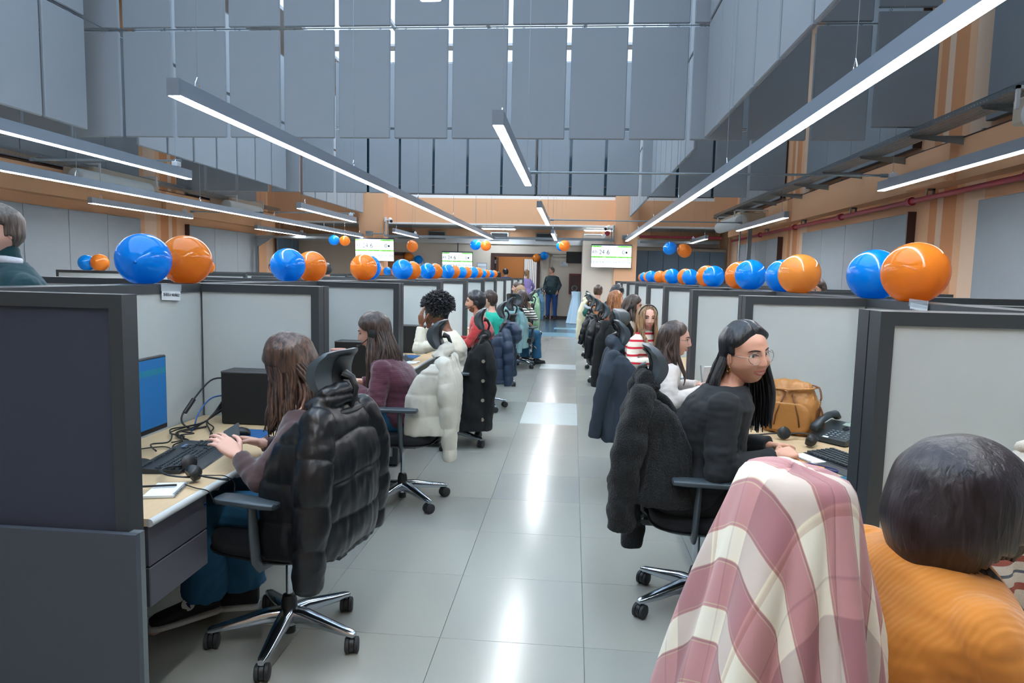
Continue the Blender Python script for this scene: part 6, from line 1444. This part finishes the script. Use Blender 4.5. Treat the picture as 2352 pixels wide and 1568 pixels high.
for k in range(1, 8): monitor(-1.86, YL[k - 1] + .55, PI / 2, 'black monitor against the back partition of the %s left desk' % ORD[k], on=False)
for k in range(1, 7): monitor(1.44, YRr[k] + .62, -PI / 2, 'black monitor against the back partition of the %s right desk' % ORD[k + 1], on=False)
def pc(x0, x1, y0, y1, h, label):
    t = thing('desktop_computer', label, 'computer', ((x0 + x1) / 2, (y0 + y1) / 2, .731), 0, 'desktop computers'); w_, d = (x1 - x0) / 2, (y1 - y0) / 2
    mobj('computer_case', MB().cbox((-w_, -d, 0), (w_, d, h), .006), m_pc, t); mobj('lid', MB().cbox((-w_ - .001, -d - .001, h - .012), (w_ + .001, d + .001, h + .001), .004), m_dframe, t)
    mobj('rear_ports', MB().bb((-w_ - .004, -d + .01, .05), (-w_, d - .01, .11)), m_black, t)
m_pc = mat('matt_black_case', (14, 16, 17), .7)
pc(-1.775, -1.42, 3.30, 3.44, .272, 'black desktop computer case standing against the first left divider')
pc(-1.76, -1.42, 4.93, 5.07, .272, 'black desktop computer case on the second left desk')
pc(-1.76, -1.42, 6.60, 6.74, .272, 'black desktop computer case on the third left desk')
def tb(name, pts, r, m, label, cat, group=None): return tag(mobj(name, MB().tube(pts, r, 8), m, None, smooth=True), label, cat, group)
def spl(pts, n=6):
    out = []; P_ = [V(p) for p in pts]
    for i in range(len(P_) - 1):
        p0, p1, p2, p3 = P_[max(i - 1, 0)], P_[i], P_[i + 1], P_[min(i + 2, len(P_) - 1)]
        for k in range(n):
            t = k / n; out.append(.5 * ((2 * p1) + (-p0 + p2) * t + (2 * p0 - 5 * p1 + 4 * p2 - p3) * t * t + (-p0 + 3 * p1 - 3 * p2 + p3) * t ** 3))
    return out + [P_[-1]]
Z0 = .737
tb('power_cable', spl([(-1.78, 3.36, .96), (-1.84, 3.32, .95), (-1.89, 3.24, .86), (-1.91, 3.18, .80), (-1.90, 3.16, .76), (-1.85, 3.15, Z0), (-1.80, 3.2, Z0)]), .0045, m_black, 'black power cable with inline connector curving down from the computer case', 'cable', 'desk cables')
tb('network_cable', spl([(-1.78, 3.36, .87), (-1.83, 3.3, .86), (-1.85, 3.22, .80), (-1.84, 3.16, .745), (-1.82, 3.1, Z0)]), .0035, mat('blue_cable', (20, 80, 150), .4), 'blue network cable behind the computer case', 'cable', 'desk cables')
mobj('cable_connector', MB().cyl((-1.888, 3.245, .865), (-1.905, 3.19, .805), .011, 10), m_black, bpy.data.objects['power_cable'])
rnd = random.Random(4)
for k in range(7):
    p = [(-1.78, 3.35, .80 + .01 * k)]; x, y = -1.82, 3.2
    p.append((x, y + .05, .76)); 
    for i in range(6): x += rnd.uniform(-.05, .09); y -= rnd.uniform(.02, .12); x = min(max(x, -1.93), -1.55); p.append((x, y, Z0 + .003 * k))
    tb('loose_cable', spl(p), .0035, m_black, '%s loose black cable tangled on the first left desk' % ORD[k], 'cable', 'desk cables')
tb('keyboard_cable', spl([(-1.70, 2.75, Z0 + .004), (-1.78, 2.8, Z0), (-1.86, 2.72, Z0), (-1.80, 2.62, Z0), (-1.88, 2.5, Z0), (-1.82, 2.4, Z0)]), .0028, m_black, 'thin black keyboard cable between monitor foot and keyboard', 'cable', 'desk cables')
def mouse(x, y, rz, label):
    t = thing('mouse', label, 'mouse', (x, y, .737), rz, 'computer mice'); b = MB().loft([((0, yy, .002 + h / 2), w_, h / 2, (1, 0, 0), (0, 0, 1), 2.3) for yy, w_, h in ((-.052, .012, .012), (-.04, .026, .028), (-.01, .032, .037), (.025, .030, .032), (.05, .022, .018), (.056, .008, .008))], 20); mobj('mouse_body', b, m_black, t, smooth=True); mobj('scroll_wheel', MB().cyl((-.003, .03, .03), (.003, .03, .03), .009, 12), m_chg, t)
tag(mobj('mouse_mat', MB().cbox((-1.66, 2.99, .731), (-1.44, 3.2, .735), .002), mat('blue_mouse_mat', (22, 78, 128), .8)), 'blue mouse mat in front of the black computer case', 'mouse mat')
mouse(-1.56, 3.06, 1.9, 'black mouse on the blue mat, first left desk'); mouse(-1.78, 2.42, 1.5, 'grey mouse half hidden by the dark end panel')
tag(mobj('mouse_mat', MB().cbox((1.0, 2.62, .731), (1.18, 2.84, .735), .002), mat('teal_mouse_mat', (18, 88, 112), .8)), 'teal mouse mat beside the near right post', 'mouse mat')
def headset_on_desk(x, y, rz, label, up=True):
    t = thing('headset', label, 'headset', (x, y, .735), rz, 'headsets lying on desks')
    mobj('headband', MB().tube([(.085 * math.cos(a), .10 * math.sin(a) * .9, .018 + .012 * math.sin(a)) for a in [i * PI / 12 for i in range(13)]], .006, 8, flat=.6), m_chp, t, smooth=True)
    for s in (-1, 1): mobj('ear_cushion', MB().tube([(s * .085, 0, .002 + .02), (s * .082, -.01, .028), (s * .07, -.014, .034), (s * .064, -.016, .036)], [.026, .032, .031, .02], 18), m_chp, t, sharp=50)
    mobj('microphone_boom', MB().tube([(-.085, -.01, .03), (-.12, -.05, .022), (-.15, -.10, .014), (-.155, -.125, .012)], [.005, .004, .004, .007], 8), m_chp, t, smooth=True)
headset_on_desk(-1.44, 2.42, 2.2, 'black headset with boom microphone at the edge of the first left desk'); headset_on_desk(1.13, 3.42, -1.0, 'black headset lying on the blazer woman\'s desk')
tb('headset_cable', spl([(-1.41, 2.40, .745), (-1.34, 2.42, .742), (-1.30, 2.44, .735), (-1.275, 2.46, .70), (-1.27, 2.42, .64), (-1.285, 2.34, .66), (-1.29, 2.3, .72), (-1.33, 2.28, .738), (-1.42, 2.33, .738)]), .0022, m_black, 'thin headset cable looping over the edge of the first left desk', 'cable', 'desk cables')
def notebook(x, y, rz, label, cover=(232, 236, 236)):
    t = thing('notebook', label, 'notebook', (x, y, .731), rz, 'notebooks'); mobj('pages', MB().cbox((-.075, -.05, 0), (.075, .05, .010), .001), mat('note_paper', (232, 236, 238), .8), t)
    sp_ = MB()
    for i in range(18): sp_.tube([(-.07 + i * .008, -.05 + .006 * math.cos(a), .006 + .007 * math.sin(a)) for a in [j * PI / 3 for j in range(7)]], .0011, 5)
    mobj('wire_spiral', sp_, m_hook, t)
notebook(-1.42, 2.245, PI / 2 + .25, 'small white spiral notebook under the headset on the first left desk'); notebook(1.08, 3.10, -1.2, 'open white notepad with writing on the blazer woman\'s desk')
t = thing('pen', 'black and blue pen lying on the white spiral notebook', 'pen', (-1.46, 2.25, .748), 1.9); mobj('pen_barrel', MB().cyl((0, -.07, 0), (0, .05, 0), .004, 8), m_black, t); mobj('pen_cap', MB().cyl((0, .05, 0), (0, .075, 0), .0045, 8), mat('blue_cable', (20, 80, 150), .4), t)
t = thing('folder', 'orange-edged folder under the open notepad', 'folder', (1.06, 3.06, .731), -1.1); mobj('folder_cover', MB().cbox((-.10, -.075, 0), (.10, .075, .004), .001), mat('orange_card', (222, 160, 92), .7), t)
tb('lanyard', spl([(1.02, 3.0, Z0), (1.08, 2.94, Z0), (1.12, 2.9, Z0), (1.13, 2.93, Z0), (1.09, 2.98, Z0), (1.03, 3.02, Z0)]), .0026, mat('navy_cord', (24, 34, 110), .6), 'navy blue cord loop on the blazer woman\'s desk', 'cord')
def deskphone(x, y, rz, label):
    t = thing('desk_phone', label, 'telephone', (x, y, .731), rz, 'desk telephones')
    mobj('phone_base', MB().prism([(-.09, .005), (.10, .02), (.10, .085), (-.09, .028)], -.09, .11, 0), mat('phone_dark_plastic', (44, 52, 56), .4), t); 
    R_ = Matrix.Rotation(.29, 3, 'X')
    mobj('phone_foot', MB().box((0, .07, .012), (.14, .04, .024)), m_black, t)
    def q(px, py): return (px, py, .028 + (py + .09) / .19 * .057)
    kb = MB()
    for r in range(4):
        for c in range(3): kb.ell(V(q(-.008 + c * .024, -.062 + r * .018)) + V((0, 0, .001)), (.008, .006, .003), n=8, m=6)
    for r in range(4):
        for c in range(2): kb.ell(V(q(.072 + c * .02, -.062 + r * .018)) + V((0, 0, .001)), (.006, .005, .003), n=8, m=6)
    mobj('phone_keys', kb, mat('phone_key_grey', (128, 140, 142), .4), t, kind='stuff')
    mobj('phone_display', MB().box(V(q(.035, .075)) + V((0, 0, .001)), (.075, .034, .003), (.29, 0, 0)), mat('phone_lcd', (148, 164, 150), .2), t); mobj('navigation_ring', MB().tube([V(q(.035 + .013 * math.cos(a), .03 + .013 * math.sin(a))) + V((0, 0, .003)) for a in [i * PI / 6 for i in range(13)]], .003, 6), m_black, t)
    mobj('label_strip', MB().box(V(q(.0, -.082)) + V((0, 0, .001)), (.03, .012, .002), (.29, 0, 0)), m_paper, t)
    mobj('handset', MB().tube([(-.062, -.09, .055), (-.062, -.075, .072), (-.062, -.03, .098), (-.062, .03, .118), (-.062, .085, .118), (-.062, .105, .10)], [.022, .026, .021, .021, .026, .022], 14, flat=.75, upv=(0, 0, 1)), mat('phone_dark_plastic', (44, 52, 56), .4), t, smooth=True)
    mobj('brand_strip', MB().box(V(q(.035, .096)) + V((0, 0, .001)), (.04, .004, .001), (.29, 0, 0)), m_paper, t)
deskphone(1.335, 3.50, -PI / 2 + .65, 'black office telephone with handset at the right side of the blazer woman\'s desk'); deskphone(-1.62, 4.22, PI / 2 + .3, 'grey office telephone with green display beside the maroon sweater woman')
# brown leather bag on the blazer woman's desk
m_lea = mat('tan_leather', (182, 126, 66), .42, bump=.25, bscale=60, var=.12, vscale=12); m_lead = mat('brown_leather_trim', (110, 66, 36), .5)
t = thing('leather_bag', 'tan leather backpack-style bag slumped on the blazer woman\'s desk', 'bag', (1.17, 3.68, .731), -.5)
B_ = MB(); B_.loft([((dx, 0, z), rx, ry, (1, 0, 0), (0, 1, 0), 2.6) for z, rx, ry, dx in ((0, .135, .085, 0), (.02, .15, .098, 0), (.10, .15, .10, 0), (.17, .138, .09, -.005), (.225, .118, .07, -.01), (.26, .10, .045, -.01), (.275, .085, .028, -.012))], 36)
mobj('bag_body', solid(B_, .007, 3, disp=lambda p: .006 * nz(p, 12, 2) + .005 * nz((p[0] * 3, p[1] * 3, p[2]), 14, 5) + (.004 * math.sin(p[0] * 90) if p[2] > .2 else 0)), m_lea, t)
mobj('pocket', solid(MB().loft([((.0, -.085, z), rx, .028, (1, 0, 0), (0, 1, 0), 2.6) for z, rx in ((.02, .10), (.05, .115), (.14, .108), (.17, .07))], 28), .006, 3), m_lea, t)
for x0 in (-.06, .065): mobj('zip', MB().tube([(x0, -.112, .05), (x0 * .9, -.116, .10), (x0 * .6, -.108, .16), (x0 * .3, -.085, .215)], .004, 6), m_lead, t, smooth=True)
mobj('flap_strap', MB().tube([(-.11, -.05, .23), (0, -.085, .235), (.10, -.055, .245), (.125, 0, .25)], [.012] * 4, 8, flat=.4), m_lea, t, smooth=True)
mobj('base_seam', MB().tube([(.149 * math.cos(a), .099 * math.sin(a), .045) for a in [i * PI / 16 for i in range(33)]], .0045, 6), m_lead, t, smooth=True)
st_ = mobj('shoulder_strap', MB().tube(spl([(.10, -.02, .262), (.135, -.03, .25), (.15, -.05, .21), (.148, -.055, .19)]) , .006, 8, flat=.6), m_lead, t, smooth=True); mobj('ring', MB().tube([(.148, -.055 + .014 * math.cos(a), .175 + .014 * math.sin(a)) for a in [i * PI / 6 for i in range(13)]], .0022, 6), mat('gold', (214, 170, 90), .2, metal=1.0), st_)
mobj('hanging_loop', MB().tube(spl([(.148, -.055, .16), (.165, -.06, .12), (.172, -.062, .07), (.155, -.06, .03), (.142, -.058, .08), (.146, -.056, .155)]), .009, 8, flat=.5), m_lead, t, smooth=True)
# second desk left: bag, pink tumbler; third desk: tin, notepad
t = thing('black_bag', 'black bag slumped against the first left divider behind the telephone', 'bag', (-1.72, 3.86, .731)); mobj('bag_body', solid(MB().loft([((0, 0, z), rx, ry, (1, 0, 0), (0, 1, 0), 2.4) for z, rx, ry in ((0, .14, .12), (.08, .15, .13), (.16, .12, .10), (.22, .06, .05))], 24), .01, 3, disp=lambda p: .012 * nz(p, 10, 4)), m_pblack, t); mobj('bag_handle', MB().tube(spl([(-.06, 0, .19), (-.03, .0, .25), (.05, 0, .25), (.09, 0, .17)]), .008, 6), m_black, t, smooth=True)
m_pink = mat('pink_plastic', (206, 150, 138), .4)
t = thing('tumbler', 'large pink travel mug with a square handle beside the maroon sweater woman', 'mug', (-1.62, 4.62, .731)); mobj('cup', MB().tube([(0, 0, 0), (0, 0, .12), (0, 0, .135), (0, 0, .24)], [.036, .038, .05, .052], 24), m_pink, t, sharp=40); mobj('handle', MB().tube([(0, -.045, .21), (0, -.085, .205), (0, -.09, .19), (0, -.088, .08), (0, -.08, .07), (0, -.036, .07)], .011, 8), m_pink, t, smooth=True); mobj('mug_lid', MB().cyl((0, 0, .24), (0, 0, .252), .053, 24), m_pink, t, sharp=40)
t = thing('metal_cup', 'grey metal cup on the third left desk', 'cup', (-1.42, 5.62, .731)); mobj('cup', MB().tube([(0, 0, 0), (0, 0, .10)], [.036, .04], 20), m_galv, t, sharp=40); mobj('cup_rim', MB().tube([(.04 * math.cos(a), .04 * math.sin(a), .10) for a in [i * PI / 10 for i in range(21)]], .003, 6), m_hook, t)
notebook(-1.40, 5.86, 1.4, 'spiral notebook at the edge of the third left desk'); keyboard(-1.58, 5.95, .731, PI / 2, 'keyboard in front of the white sweater', keys=False)
tag(mobj('mouse_mat', MB().cbox((-1.66, 6.2, .731), (-1.44, 6.42, .735), .002), mat('blue_mouse_mat', (22, 78, 128), .8)), 'blue mouse mat on the third left desk', 'mouse mat')
t = thing('open_book', 'spiral notebook held up before the woman with glasses', 'notebook', (1.0, 4.95, .731), .4); mobj('pages', MB().box((0, 0, .09), (.14, .012, .18), (.25, 0, 0)), m_paper, t); mobj('wire_spiral', MB().cyl((-.072, -.02, .01), (-.072, .02, .18), .005, 8), m_hook, t)
t = thing('wall_socket_disc', 'small round grey disc fixed on the third left divider post', 'disc', (-1.395, YL[2] - .085, 1.27)); mobj('disc', MB().cyl((0, .0, 0), (0, -.008, 0), .02, 16), m_galv, t)
bpy.data.scenes.remove(TMP)
